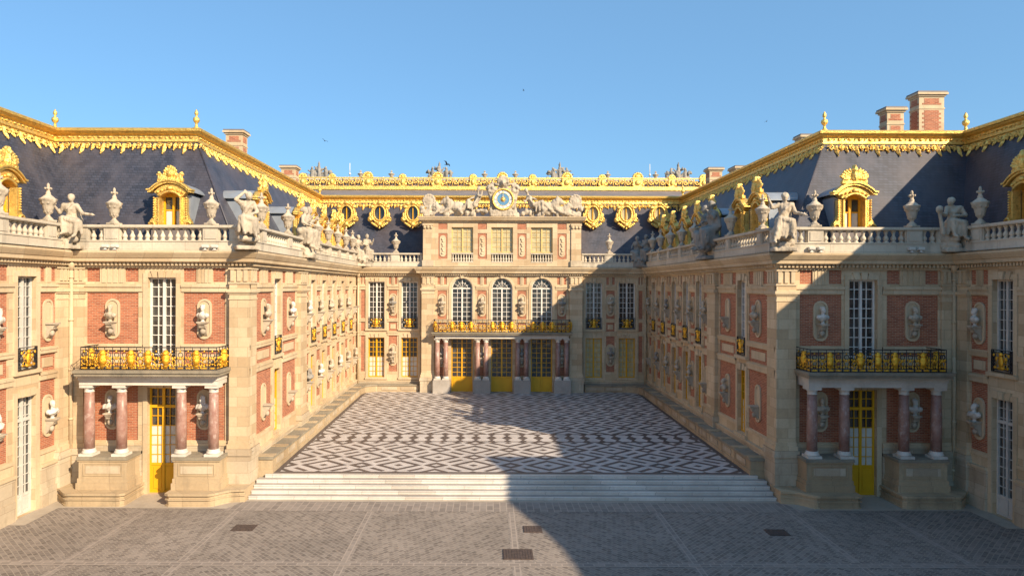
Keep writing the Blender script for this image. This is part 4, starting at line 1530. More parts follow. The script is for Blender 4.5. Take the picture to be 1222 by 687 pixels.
    dormer(root, Matrix.Translation((s * 15.0, 29.95, 10.5)) @ Matrix.Diagonal((.89, 1, 1, 1)), crest=0 if s < 0 else 1)
    ds = [33.1, 39.75, 42.5, 45.3, 48.1, 50.7]
    if s > 0: ds.insert(1, 35.4)
    for d in ds:
        dormer(root, Matrix.Translation((s * 11.95, d, 10.5)) @ Matrix.Rotation(-s * R(90), 4, 'Z') @ Matrix.Diagonal((.86, 1, 1, 1)), crest=1, csc=1.0)
    if s < 0:
        chimney(root, -16.55, 42, 1.0, .9, 18.4); chimney(root, -16.75, 54, 1.1, 1.0, 18.35)
    else:
        chimney(root, 23.38, 38.1, 1.38, .85, 19.75); chimney(root, 21.42, 38.1, .92, .75, 18.9)
        chimney(root, 18.5, 42, .95, .8, 18.25); chimney(root, 16.75, 54, .98, 1.0, 18.3); chimney(root, 17.5, 50, 1.3, 1.3, 17.7)
    drainpipe(root, s * 18.75, 29.0); drainpipe(root, s * 11.1, 52.8, z0=.9)
    # ---- long stone bench round the court
    sb = thing('stone_bench', 'long stone bench along the foot of the %s court wall' % sd_, 'stone bench', (s * 10.9, 41, .7), 'stone benches round the marble court')
    def outl(g):
        p = [(11.3, 30.0 - g), (10.52 - g, 30.0 - g), (10.52 - g, 50.9), (10.36 - g, 51.55), (10.0 - g * .7, 52.0 - g * .7), (9.5, 52.22 - g), (6.35, 52.22 - g), (6.35, 53.0), (11.3, 53.0)]
        return [(s * x, y) for x, y in p]
    a = MB(); a.prism(outl(.0), 'z', .5, 1.30, 'bench'); a.prism(outl(.05), 'z', .5, .88, 'bench')
    y = 30.05
    while y < 50.6:
        a.box(s * 10.50, s * 10.6, y, y + .35, .7, 1.30, 'bench')
        a.box(s * 10.49, s * 10.6, y + .55, y + 1.6, .96, 1.22, 'plinth')
        y += 1.85
    for x in (6.5, 8.0):
        a.box(s * x, s * (x + 1.2), 52.19, 52.3, .98, 1.22, 'plinth')
    m_ = a.mesh('bench_base'); fixnormals(m_); link('bench_base', m_, sb)
    a = MB(); a.prism(outl(.06), 'z', 1.30, 1.41, 'lid')
    y = 30.05
    while y < 50.6:
        a.box(s * 11.28, s * 10.455, y - .02, y + .40, 1.411, 1.45, 'bench')
        y += 1.85
    m_ = a.mesh('bench_seat'); fixnormals(m_); link('bench_seat', m_, sb)

side_wing(-1); side_wing(1)

# ------------------------------------------------------------------ outer wings, running past the camera
def outer_wing(s):
    global NOB
    sd_ = SIDE[s]
    root = thing('palace_wing', 'outer wing at the %s edge, running towards the viewer, brick and stone with gilt dormers' % sd_, 'palace wing', (s * 19, 20, 0))
    G = Fac(root, (s * 18.95, 0, 0), -s * R(90), -s)
    wins = [26.5, 22.9, 19.3, 15.7, 12.1, 8.5, 4.9, 1.3]
    bays = [(27.32, 28.28)] + [(c - 1.8 - .75, c - 1.8 + .75) for c in wins[:-1]]
    ops = []
    for i, b in enumerate(bays): ops += bay(G, *b, niches=(1, 1) if i < 2 else (0, 0))
    for c in wins: ops += [(c - .55, c + .55, .02, 4.6, .32), (c - .55, c + .55, 5.62, 9.25, .32)]
    mb = MB(); wall(mb, G, -15, 29.2, 0, 9.66, ops); G.put('wall', mb)
    for i, c in enumerate(wins[:4]):
        window(G, c, 1.1, .02, 4.6, .22, 'greydoor')
        window(G, c, 1.1, 5.62, 9.25, .22, 'grey', guard=True)
    for c in wins[4:]:
        mb = MB(); mb.box(G.x(c - .55), G.x(c + .55), .3, .32, 0, 9.25, 'glass'); G.put('window', mb)
    mb = MB()
    es = [29.1] + [v for c in wins for v in (c + .76, c - .76)] + [-15]
    for k in range(0, len(es), 2):
        a, b = es[k], es[k + 1]
        mb = MB()
        mb.box(G.x(a), G.x(b), -.14, .0, 0, .75, 'plinth'); mb.box(G.x(a), G.x(b), -.10, .0, .75, 1.62, 'plinth'); mb.box(G.x(a), G.x(b), -.16, .0, 1.62, 1.74, 'trim')
        G.put('plinth', mb)
        bands(G, a, b)
    pilaster(G, 28.34, 29.1, proud=.12)
    for i in (0, 1):
        c = sum(bays[i]) / 2
        nm = ('beside the corner drainpipe', 'cut by the picture edge')[i]
        if not (s < 0 and i == 0):
            NOB += 1; bust(G, c, 7.33, [0, 2][i], 'upper row, %s outer wall, %s' % (sd_, nm))
        NOB += 1; bust(G, c, 3.46, [3, 1][i], 'lower row, %s outer wall, %s' % (sd_, nm))
    ch = [(s * 18.97, -15), (s * 18.97, 29.2)]
    pv, nx = None, (s * 11.3, 29.2)
    if s > 0: ch = ch[::-1]; pv, nx = nx, pv
    mb = MB(); sweep(mb, ch, CORN, 'trim', pv, nx, caps=False); dentils(mb, *ch); link('cornice', mb.mesh('cornice'), root)
    q = 18.9
    y0, y1 = 10.0, 28.8
    sol = [(0, .5)]
    for u in (27.7, 24.9, 21.0, 17.2, 13.4): sol += [(u - .3, u + .3)]
    sol += [(28.3, 28.8)]
    sol = [(max(0, a - y0) if a > 1 else 0, b - y0 if a > 1 else .5) for a, b in sol]
    if s < 0: balustrade(root, (s * q, y0), (s * q, y1), sol)
    else: balustrade(root, (s * q, y1), (s * q, y0), [((y1 - y0) - b, (y1 - y0) - a) for a, b in sol])
    urn(s * q, 27.7, 'on the %s outer balustrade beside the seated figure' % sd_)
    urn(s * q, 24.9, 'on the %s outer balustrade, nearest the viewer' % sd_)
    mb = MB(); mb.quad((s * 18.6, -15, 10.43), (s * 19.9, -15, 10.43), (s * 19.9, 30.2, 10.43), (s * 18.6, 30.2, 10.43), 'zinc'); link('gutter', mb.mesh('gutter'), root)
    slates(root, (s * 19.75, -15), (s * 19.75, 30.0), (s * 22.15, -15), (s * 22.15, 33.1))
    rr = [(s * 22.15, 10), (s * 22.15, 33.1)]
    pv, nx = None, (0, 33.1)
    if s > 0: rr = rr[::-1]; pv, nx = nx, pv
    roof_cornice(root, rr, pv, nx, slope=.42)
    mb = MB(); mb.quad((s * 22.15, -15, 16.44), (s * 30, -15, 16.44), (s * 30, 33.1, 16.44), (s * 22.15, 33.1, 16.44), 'lead')
    mb.quad((s * 22.15, -15, 16.2), (s * 22.15, 33.1, 16.2), (s * 22.15, 33.1, 16.45), (s * 22.15, -15, 16.45), 'gold')
    mb.quad((s * 30, -15, 0), (s * 30, 33.1, 0), (s * 30, 33.1, 16.44), (s * 30, -15, 16.44), 'wall')
    mb.quad((s * 19, -15, 0), (s * 30, -15, 0), (s * 30, -15, 16.44), (s * 19, -15, 16.44), 'wall')
    link('roof_deck', mb.mesh('roof_deck'), root)
    for d in (26.5, 22.9, 19.3):
        dormer(root, Matrix.Translation((s * 19.72, d, 10.5)) @ Matrix.Rotation(-s * R(90), 4, 'Z') @ Matrix.Diagonal((.89, 1, 1, 1)), crest=1)
    if s > 0:       # unseen roof wedge added out of frame, shaped to throw the shadow across the steps
        mb = MB()
        prof = [(-6, 16.2), (.7, 16.25), (2.65, 16.55), (4, 17.0), (5.8, 17.9), (9.7, 19.5), (10.6, 16.2)]
        mb.prism(prof, 'x', 21.7, 27, 'slate')
        m_ = mb.mesh('shadow_caster_roof'); fixnormals(m_); link('shadow_caster_roof', m_, root)
outer_wing(-1); outer_wing(1)

# ------------------------------------------------------------------ range at the back of the court
root = thing('palace_wing', 'rear range closing the court, yellow windows below and gilt oval dormers on its slate roof', 'palace wing', (0, 53, .8))
roots[0] = root
for s in (-1, 1):
    F = Fac(root, (0, 53.0, 0), 0, s)
    ops = []
    ops += bay(F, 8.11, 8.76)
    ops += bay(F, 10.62, 10.92, niches=(0, 0))
    for c in (9.72, 7.15): ops += [(c - .63, c + .63, 1.86, 4.93, .3), (c - .63, c + .63, 5.62, 9.25, .3)]
    mb = MB(); wall(mb, F, 6.0, 11.3, 0, 9.66, ops); F.put('wall', mb)
    for c in (9.72, 7.15):
        window(F, c, 1.26, 1.86, 4.93, .2, 'ochre' if s < 0 else 'ochrepale'); window(F, c, 1.26, 5.62, 9.25, .2, 'white', guard=True)
    mb = MB()
    mb.box(F.x(6.1), F.x(11.2), -.12, 0, .6, 1.55, 'plinth'); mb.box(F.x(6.1), F.x(11.2), -.16, 0, 1.55, 1.64, 'trim')
    F.put('plinth', mb)
    for a, b in ((6.1, 6.3), (8.0, 8.87), (10.57, 11.2)):
        bands(F, a, b, dado=False)
    for z, lv, k in ((3.46, 'lower', 6 if s < 0 else 10), (7.33, 'upper', 8 if s < 0 else 5)):
        bust(F, 8.43, z, k, '%s row, rear wall %s of the clock' % (lv, SIDE[s]))
    balustrade(root, (-10.9, 52.82) if s < 0 else (6.15, 52.82), (-6.15, 52.82) if s < 0 else (10.9, 52.82),
               [(0, .3), (2.32, 2.98), (4.6, 4.75)] if s < 0 else [(0, .15), (1.77, 2.43), (4.45, 4.75)])
    urn(s * 8.25 + .05, 52.82, 'on the rear balustrade %s of the clock' % SIDE[s])
    ch = [(-11.3, 53), (-6.0, 53)] if s < 0 else [(6.0, 53), (11.3, 53)]
    mb = MB(); sweep(mb, ch, CORN, 'trim', (-11.3, 30) if s < 0 else None, None if s < 0 else (11.3, 30), caps=False); dentils(mb, *ch)
    link('cornice', mb.mesh('cornice'), root)
slates(root, (-12.1, 54.0), (12.1, 54.0), (-15.3, 57.1), (15.3, 57.1))
mb = MB(); mb.quad((-12.3, 52.6, 10.43), (12.3, 52.6, 10.43), (12.3, 54.2, 10.43), (-12.3, 54.2, 10.43), 'zinc'); link('gutter', mb.mesh('gutter'), root)
roof_cornice(root, [(-15.3, 57.1), (15.3, 57.1)], (-15.3, 30), (15.3, 30))
mb = MB(); mb.quad((-22, 57.05, 16.45), (22, 57.05, 16.45), (18.7, 62, 17.62), (-18.7, 62, 17.62), 'lead')
mb.quad((-18.7, 62, 17.62), (18.7, 62, 17.62), (18.7, 66, 17.7), (-18.7, 66, 17.7), 'lead')
link('upper_roof', mb.mesh('upper_roof'), root)
for px in (413.2, 452.7, 492.4, 707.4, 747, 786.7):
    x = (px - 583) * 55.4 / 815 - 1.03
    Mx = Matrix.Translation((x, 55.35, 14.82)) @ Matrix.Scale(.97, 4)
    d = link('oval_dormer', OVAL[0], root, Mx)
    link('pane', OVAL[1] if px > 700 else OVAL[3], d, Mx); link('mullion', OVAL[2], d, Mx)
# gilt cresting
mb = MB(); g = 'gold'
yb = 61.9
mb.box(-18.75, 18.75, yb - .10, yb + .1, 17.5, 17.62, g); mb.box(-18.75, 18.75, yb - .22, yb + .1, 17.62, 17.72, g); mb.box(-18.75, 18.75, yb - .16, yb + .1, 17.72, 17.95, g)
mb.box(-18.75, 18.75, yb - .06, yb + .06, 18.66, 18.76, g)
mb.box(-18.75, 18.75, yb + .12, yb + .16, 17.9, 18.5, 'lead')
for px, kind in ((361, 1), (396, 0), (438.6, 2), (480, 0), (521.5, 2), (564, 0), (599, 2), (635, 0), (676, 2), (718, 0), (760.5, 2), (801, 0), (839, 1)):
    x = (px - 583) * 61.9 / 815 - 1.03
    hw, hz = ((.34, 19.05), (.42, 19.1), (.56, 19.25))[kind]
    mb.box(x - hw * .75, x + hw * .75, yb - .16, yb + .06, 17.95, 18.72, g)
    mb.box(x - hw * .9, x + hw * .9, yb - .2, yb + .06, 18.68, 18.78, g)
    for j in range(9):
        a = PI * j / 8
        mb.ell((x + hw * .72 * math.cos(a), yb - .05, 18.78 + (hz - 18.86) * math.sin(a)), (.12, .12, .12), g, 7, 5)
    mb.ell((x, yb - .05, 18.9), (hw * .55, .12, .2), g, 8, 6)
    mb.ell((x, yb - .18, 18.32), (hw * .5, .12, .26), g)
    for sx in (-1, 1):
        mb.ell((x + sx * hw * .8, yb - .12, 18.12), (.14, .1, .16), g, 7, 5)
x = -18.6
k = 0
while x < 18.7:         # running scrolls between the pedestals
    r = .20
    up_ = 1 if k % 2 else -1
    mb.tube([(x + (r - .012 * j) * math.cos(j * .62), yb - .06, 18.34 + up_ * (r - .012 * j) * 1.15 * math.sin(j * .62)) for j in range(12)], .045, g, 5)
    mb.ell((x, yb - .06, 18.34), (.07, .07, .08), g, 6, 5)
    mb.tube([(x + .27, yb - .06, 17.98), (x + .22, yb - .06, 18.2), (x + .30, yb - .06, 18.42), (x + .25, yb - .06, 18.64)], .04, g, 5)
    mb.ell((x + .26, yb - .07, 18.56), (.09, .06, .07), g, 6, 5)
    x += .52; k += 1
link('roof_crest', mb.mesh('roof_crest'), root)

# ------------------------------------------------------------------ clock pavilion
root = thing('clock_pavilion', 'central pavilion with three arched windows, columned balcony and attic below the clock', 'pavilion', (0, 52.2, .85))
F = Fac(root, (0, 52.2, 0), 0, 1)
ops = []
CX = (-3.05, 0.0, 3.05)
for c in (-4.57, -1.525, 1.525, 4.57): ops += bay(F, c - .35, c + .35, z0=2.1)
for c in CX: ops += [(c - .82, c + .82, .84, 4.93, .35), (c - .80, c + .80, 5.46, 9.55, .35)]
mb = MB(); wall(mb, F, -6.15, 6.15, 0, 9.66, ops, back=.82)
for c in CX:    # spandrels of the arched windows
    r = .80; zc = 9.55 - r
    for sx in (-1, 1):
        pts = [(c + sx * r * math.cos(PI / 2 * k / 8), zc + r * math.sin(PI / 2 * k / 8)) for k in range(9)]
        for k in range(8):
            mb.prism([pts[k], pts[k + 1], (pts[k + 1][0], 9.551), (pts[k][0], 9.551)] if k < 7 else [pts[k], (c, 9.551), (pts[k][0], 9.551)], 'y', 0, .34, 'wall')
F.put('wall', mb)
for c in CX:
    window(F, c, 1.62, .86, 4.93, .25, 'bigdoor', surround=False); window(F, c, 1.6, 5.46, 9.55, .2, 'white', arch=True)
for a, b in ((-5.1, -4.08), (-2.02, -1.03), (1.03, 2.02), (4.08, 5.1)):
    bands(F, a, b, dado=False, z_up=8.70)
pilaster(F, -6.12, -5.15, zb=.8); pilaster(F, 5.15, 6.12, zb=.8)
for i, c in enumerate((-4.57, -1.525, 1.525, 4.57)):
    bust(F, c, 7.33, [6, 5, 4, 10][i], 'above the central balcony, %s from the left' % ORD[i])
    bust(F, c, 3.46, [9, 8, 11, 7][i], 'behind the %s column pair from the left, central porch' % ORD[i])
mb = MB(); ch = [(-6.15, 53), (-6.15, 52.2), (6.15, 52.2), (6.15, 53)]
sweep(mb, ch, CORN, 'trim', caps=False); dentils(mb, ch[1], ch[2]); 
mb.quad((-6.6, 51.7, 10.405), (6.6, 51.7, 10.405), (6.6, 53, 10.405), (-6.6, 53, 10.405), 'zinc')
link('cornice', mb.mesh('cornice'), root)
# porch
mb = MB()
mb.box(-5.02, 5.02, 51.42, 52.2, 4.98, 5.16, 'marble'); mb.box(-5.05, 5.05, 51.39, 52.2, 5.16, 5.26, 'marble')
mb.box(-5.25, 5.25, 51.18, 52.2, 5.26, 5.36, 'lid'); mb.box(-5.3, 5.3, 51.12, 52.2, 5.36, 5.46, 'lid')
p = link('porch', mb.mesh('porch'), root)
for c in (-4.57, -1.525, 1.525, 4.57):
    m_ = MB(); m_.box(c - .64, c + .64, 51.42, 52.2, .8, 1.78, 'greystone'); m_.box(c - .60, c + .60, 51.46, 52.2, 1.78, 1.86, 'greystone'); link('pedestal', m_.mesh('pedestal'), p)
    for dx in (-.32, .32):
        q = MB(); x, y = c + dx, 51.74
        q.box(x - .25, x + .25, y - .25, y + .25, 1.86, 1.94, 'marble')
        q.lathe([(.25, 1.94), (.25, 2.0), (.21, 2.04), (.215, 2.09), (.19, 2.11)], (x, y, 0), 'marble', 18)
        q.lathe([(.185, 2.11), (.19, 3.0), (.17, 4.68)], (x, y, 0), 'redmarble', 18)
        q.lathe([(.175, 4.68), (.19, 4.70), (.175, 4.74), (.175, 4.80), (.23, 4.88)], (x, y, 0), 'marble', 18)
        q.box(x - .24, x + .24, y - .24, y + .24, 4.88, 4.98, 'marble')
        link('column', q.mesh('column'), p)
ir = rail_mesh([((-5.12, 51.32), (5.12, 51.32)), ((-5.12, 51.32), (-5.12, 52.1)), ((5.12, 51.32), (5.12, 52.1))], .95,
                   [c + d + 5.12 for c in CX for d in (-.72, 0, .72)])
r_ = link('balcony_railing', ir.mesh('balcony_railing'), root, Matrix.Translation((0, 0, 5.46)))
# attic storey
A = Fac(root, (0, 52.42, 0), 0, 1)
ops = []
for c in CX: ops += [(c - .83, c + .83, 10.74, 13.44, .35)]
BR = (-4.55, -1.52, 1.52, 4.6)
for c in BR: ops += [(c - .35, c + .35, 11.02, 12.98, .04), (c - .35, c + .35, 13.28, 13.74, .04)]
mb = MB(); wall(mb, A, -6.02, 6.02, 10.4, 13.86, ops, back=3)
A.put('attic_wall', mb)
for c in BR:
    m_ = MB()
    for z0, z1 in ((11.0, 13.0), (13.26, 13.76)): m_.quad((c - .37, .04, z0), (c + .37, .04, z0), (c + .37, .04, z1), (c - .37, .04, z1), 'brick')
    A.put('brick_panel', m_)
    m_ = MB()      # carved stone drop on the brick
    po = arcpts(c, 12.58, .24, 0, PI, 8) + arcpts(c, 11.42, .24, PI, 2 * PI, 8)
    m_.prism(po, 'y', -.0, .05, 'trim')
    for k in range(7):
        m_.ell((c + (.03 if k % 2 else -.03), -.02, 11.45 + k * .18), (.10, .05, .10), 'trim', 7, 5)
    A.put('carved_panel', m_)
for c in CX:
    window(A, c, 1.66, 11.5, 13.44, .22, 'cream', surround=False)
    m_ = MB()
    m_.box(c - .83, c + .83, -.02, .25, 11.38, 11.48, 'balus'); m_.box(c - .83, c + .83, -.02, .25, 10.74, 10.82, 'balus')
    for k in range(8): m_.lathe([(r * .8, z * 1.08) for r, z in BAL], (c - .83 + 1.66 * (k + .5) / 8, .11, 10.82), 'balus', 7)
    A.put('window_balustrade', m_)
for sx in (-1, 1):
    mb = MB()
    mb.box(sx * 5.3, sx * 6.06, -.10, .02, 10.9, 13.55, 'wall'); mb.box(sx * 5.25, sx * 6.12, -.18, .02, 10.4, 10.9, 'plinth')
    mb.box(sx * 5.28, sx * 6.1, -.15, .02, 13.55, 13.72, 'trim')
    for k in range(3): mb.ell((sx * (5.42 + .26 * k), -.14, 13.42), (.12, .07, .12), 'trim', 7, 5)
    A.put('pilaster', mb)
mb = MB()
sweep(mb, [(-6.06, 55), (-6.06, 52.42), (6.06, 52.42), (6.06, 55)], [(0, 13.80), (.08, 13.82), (.10, 13.9), (.28, 13.96), (.34, 14.08), (.40, 14.18), (.40, 14.23), (0, 14.28)], 'trim', caps=False)
mb.box(-6.1, 6.1, 52.45, 55.8, 14.0, 14.25, 'lead')
link('attic_cornice', mb.mesh('attic_cornice'), root)
# clock
cx, cy, cz = .06, 52.16, 15.55
ck = thing('clock', '', None, (cx, cy, cz)); del ck['label']
ck.parent = root; ck.matrix_parent_inverse = parent_world(root).inverted()
mb = MB(); S_ = 'statue'
for k in range(20):
    a = 2 * PI * k / 20
    mb.ell((cx + .88 * math.cos(a), cy + .22, cz + .88 * math.sin(a)), (.18, .2, .18), S_, 7, 5)
mb.ell((cx, cy + .3, cz), (.92, .22, .92), S_, 20, 10)
mb.box(cx - 1.0, cx + 1.0, cy - .02, cy + .5, 14.26, 14.75, S_)
for s in (-1, 1):
    mb.tube([(cx + s * (1.02 - .12 * math.sin(j * .5)), cy + .2, 14.5 + j * .22) for j in range(9)], .11, S_, 8)
    mb.tube([(cx + s * (.95 + .22 * math.cos(t)), cy + .1, 16.35 + .22 * math.sin(t)) for t in [PI * j / 4 for j in range(8)]], .10, S_, 6)
    for j in range(5):  # wing feathers / palm sprays beside the crown
        mb.cap((cx + s * .55, cy + .2, 16.2), (cx + s * (.85 + .13 * j), cy + .2, 16.95 - .13 * j), .09, .06, S_, 6)
    mb.cap((cx + s * .2, cy + .1, 16.6), (cx + s * .62, cy + .1, 16.75), .11, .08, S_, 6)
mb.ell((cx, cy + .05, 16.85), (.26, .24, .32), S_); mb.ell((cx, cy - .1, 16.8), (.13, .18, .17), S_)
for j in range(9):
    a = PI * j / 8
    mb.ell((cx + .34 * math.cos(a), cy + .05, 16.9 + .36 * math.sin(a)), (.13, .13, .13), S_, 7, 5)
link('cartouche', sculpt('cartouche', mb, .06, .03, 1), ck)
mb = MB()
def disc(r, y, mat, n=40):
    mb.add([(cx + r * math.cos(2 * PI * k / n), y, cz + r * math.sin(2 * PI * k / n)) for k in range(n)], [tuple(range(n))[::-1]], mat)
disc(.72, cy - .020, 'dial_white'); disc(.47, cy - .026, 'dial_blue')
for h_ in range(12):
    a = PI / 2 - h_ * PI / 6
    Rm = Matrix.Translation((cx + .60 * math.cos(a), cy - .03, cz + .60 * math.sin(a))) @ Matrix.Rotation(-(a - PI / 2), 4, 'Y')
    num = ['XII', 'I', 'II', 'III', 'IV', 'V', 'VI', 'VII', 'VIII', 'IX', 'X', 'XI'][h_]
    xs = 0
    st = []
    for ch_ in num:
        if ch_ == 'I': st.append(((xs, -.07), (xs, .07))); xs += .035
        elif ch_ == 'V': st += [((xs - .005, .07), (xs + .025, -.07)), ((xs + .055, .07), (xs + .025, -.07))]; xs += .085
        else: st += [((xs - .005, .07), (xs + .055, -.07)), ((xs + .055, .07), (xs - .005, -.07))]; xs += .085
    sh = (xs - .035) / 2
    for (a1, b1) in st:
        p1 = Rm @ Vector((a1[0] - sh, 0, a1[1])); p2 = Rm @ Vector((b1[0] - sh, 0, b1[1]))
        mb.tube([p1, p2], .009, 'dial_blue', 4)
link('dial', mb.mesh('dial'), ck)
mb = MB()
for r, t, y in ((.78, .075, -.05), (.70, .02, -.03), (.48, .018, -.03)):
    mb.tube([(cx + r * math.cos(a), cy + y, cz + r * math.sin(a)) for a in [2 * PI * k / 36 for k in range(36)]], t, 'gold', 8, closed=True)
mb.ell((cx, cy - .05, cz), (.14, .08, .14), 'gold', 14, 8)
for k in range(16):
    a = 2 * PI * k / 16; r = .31 if k % 2 else .24
    b_ = .05
    mb.add([(cx + .11 * math.cos(a - .3), cy - .035, cz + .11 * math.sin(a - .3)), (cx + r * math.cos(a), cy - .03, cz + r * math.sin(a)), (cx + .11 * math.cos(a + .3), cy - .035, cz + .11 * math.sin(a + .3)), (cx + .1 * math.cos(a), cy - .07, cz + .1 * math.sin(a))], [(0, 1, 3), (1, 2, 3)], 'gold')
link('rim', mb.mesh('rim'), ck)
mb = MB(); a = R(62)
mb.box(cx - .014, cx + .014, cy - .13, cy - .12, cz, cz + .55, 'gold')
mb.prism([(cx, cz + .62), (cx - .05, cz + .50), (cx + .05, cz + .50)], 'y', cy - .13, cy - .12, 'gold')
link('clock_hand', mb.mesh('clock_hand'), ck)

# ------------------------------------------------------------------ sculpture of the clock
def lion(mb, mat, c, s, sc=1.0):
    c = Vector(c)
    def P(x, y, z): return c + Vector((s * x * sc, y * sc, z * sc))
    mb.ell(P(0, 0, .42), (.55 * sc, .22 * sc, .26 * sc), mat, 12, 8)
    mb.ell(P(.45, 0, .52), (.28 * sc, .24 * sc, .30 * sc), mat, 12, 8)
    mb.ell(P(.72, -.04, .68), (.19 * sc, .17 * sc, .19 * sc), mat, 10, 8)
    mb.ell(P(.90, -.06, .62), (.11 * sc, .10 * sc, .10 * sc), mat, 8, 6)
    for k in range(9):
        a = 2 * PI * k / 9
        mb.ell(P(.60 + .05 * math.cos(a), -.05 + .12 * math.cos(a), .66 + .22 * math.sin(a)), .10 * sc, mat, 7, 5)
    mb.cap(P(.45, -.12, .35), P(.80, -.16, .12), .11 * sc, .07 * sc, mat); mb.cap(P(.8, -.16, .12), P(1.0, -.18, .08), .07 * sc, .07 * sc, mat)
    mb.cap(P(-.4, -.10, .35), P(-.12, -.2, .25), .17 * sc, .09 * sc, mat); mb.cap(P(-.12, -.2, .25), P(-.3, -.22, .06), .08 * sc, .06 * sc, mat)
    mb.cap(P(-.5, 0, .3), P(-.85, -.1, .12), .05 * sc, .04 * sc, mat)

BZ = 14.27
def clock_figure(s):
    rnd = random.Random(5 + s)
    mb = MB(); mt = 'statue'; y = 52.35
    J = dict(pelvis=(s * 1.75, y, BZ + .62), chest=(s * 1.52, y - .02, BZ + 1.12), head=(s * 1.48, y - .08, BZ + 1.72),
             knee_l=(s * 2.3, y - .25, BZ + .85), knee_r=(s * 2.25, y - .05, BZ + .55), ankle_l=(s * 2.7, y - .25, BZ + .32), ankle_r=(s * 2.85, y - .1, BZ + .2),
             elbow_l=(s * 1.25, y - .25, BZ + 1.2), wrist_l=(s * 1.2, y - .3, BZ + 1.55), elbow_r=(s * 1.95, y - .1, BZ + 1.1), wrist_r=(s * 2.2, y - .25, BZ + 1.0),
             toe=(s * .2, 0, -.06), face=(s * .5, -1, -.1), side=(-s * .3, 1, 0), front=(0, -.12, 0), female=(s > 0))
    if s > 0:
        J.update(pelvis=(1.95, y, BZ + .62), chest=(1.72, y, BZ + 1.05), head=(1.50, y - .06, BZ + 1.6), wrist_l=(1.3, y - .3, BZ + .9), elbow_l=(1.35, y - .2, BZ + .8),
                 knee_l=(2.75, y - .2, BZ + .85), knee_r=(2.8, y, BZ + .5), ankle_l=(3.25, y - .2, BZ + .35), ankle_r=(3.5, y - .1, BZ + .15))
    for kk in list(J):
        if kk in ('pelvis', 'chest', 'head') or kk[:4] in ('knee', 'ankl', 'elbo', 'wris'):
            J[kk] = (J[kk][0] + s * .34, J[kk][1] - .12, J[kk][2] + .12)
    figure(mb, mt, J, rnd=rnd, female=(s > 0))
    for k in range(26):
        x = rnd.uniform(1.1, 5.0)
        mb.ell((s * x, y + rnd.uniform(-.15, .2), BZ + rnd.uniform(.05, .40)), (rnd.uniform(.14, .3), .2, rnd.uniform(.12, .26)), mt, 8, 6)
    lion(mb, mt, (s * 3.45, y - .05, BZ + .10), s, 1.3)
    lion(mb, mt, (s * 4.45, y + .05, BZ + .02), s, 1.0)
    for k in range(8):
        x0 = rnd.uniform(2.2, 4.6)
        mb.cap((s * x0, y, BZ + .3), (s * (x0 + rnd.uniform(-.4, .4)), y - .1, BZ + rnd.uniform(.7, 1.05 - .1 * (x0 - 2.2))), .08, .05, mt, 6)
    o = link('reclining_statue', sculpt('reclining_statue', mb, .055, .02, 1), None, Matrix.Translation((0, 0, BZ)) @ Matrix.Diagonal((1, 1, 1.14, 1)) @ Matrix.Translation((0, 0, -BZ)))
    return tag(o, 'carved stone figure with beasts reclining %s of the clock' % SIDE[s], 'statue', 'clock sculpture')
clock_figure(-1); clock_figure(1)
for s in (-1, 1):
    mb = MB(); x, y, mt = s * 5.62, 52.5, 'statue'
    mb.box(x - .42, x + .42, y - .25, y + .25, BZ, BZ + .3, mt)
    mb.ell((x, y, BZ + 1.15), (.48, .2, .52), mt, 16, 8)
    for k in range(14):
        a = 2 * PI * k / 14
        mb.ell((x + .44 * math.cos(a), y - .1, BZ + 1.15 + .50 * math.sin(a)), .10, mt, 6, 5)
    for k in range(14):
        mb.ell((x + random.uniform(-.6, .6), y - .1, BZ + random.uniform(.1, .65)), random.uniform(.12, .22), mt, 7, 5)
    for t in (-1, 1): mb.cap((x + t * .2, y, BZ + .3), (x + t * .62, y, BZ + .75), .12, .08, mt)
    o = link('shield_sculpture', sculpt('shield_sculpture', mb, .055, .025, 1), None, Matrix.Identity(4))
    tag(o, 'oval carved stone shield on the %s end of the attic' % SIDE[s], 'sculpture', 'clock sculpture')

# ------------------------------------------------------------------ statues on the balustrades
def place(name, me, x, y, z, rot, label, sc=1.0, group='statues on the balustrades'):
    o = link(name, me, None, Matrix.Translation((x, y, z)) @ Matrix.Rotation(rot, 4, 'Z') @ Matrix.Scale(sc, 4))
    return tag(o, label, 'statue', group)
ST = 'statue'
m1 = seated('seated_statue', ST, dict(head=(.06, -.1, 2.0), elbow_l=(-.42, -.15, 1.85), wrist_l=(-.14, -.12, 2.12), elbow_r=(.36, -.12, 1.42), wrist_r=(.12, -.34, 1.32)), 11)
m2 = seated('seated_statue', ST, dict(chest=(-.05, .02, 1.58), head=(-.02, -.06, 2.02), elbow_l=(-.46, .05, 1.42), wrist_l=(-.55, -.12, 1.62), elbow_r=(.44, -.18, 1.40), wrist_r=(.78, -.32, 1.36), knee_r=(.34, -.44, 1.05)), 12)
m3 = seated('seated_statue', ST, dict(chest=(.05, .04, 1.60), head=(.05, -.02, 2.05), female=False, elbow_l=(-.42, -.1, 1.62), wrist_l=(-.55, -.2, 1.95), elbow_r=(.42, .0, 1.45), wrist_r=(.62, -.2, 1.38), ankle_l=(-.42, -.60, .35)), 13)
m4 = seated('seated_statue', ST, dict(chest=(.0, .0, 1.56), head=(-.14, -.12, 1.96), face=(-.8, -.8, -.2), elbow_l=(-.38, -.22, 1.42), wrist_l=(-.62, -.42, 1.50), elbow_r=(.36, -.2, 1.40), wrist_r=(-.1, -.42, 1.38),
            extra=[lambda b: b.ell((-.70, -.5, 1.62), (.13, .13, .14), ST), lambda b: b.cap((-.68, -.48, 1.45), (-.55, -.45, .7), .06, .08, ST)]), 14)
place('seated_statue', m2, -18.55, 28.72, 10.42, R(12), 'seated stone woman holding out a dish, outer corner of the left balustrade', 1.06)
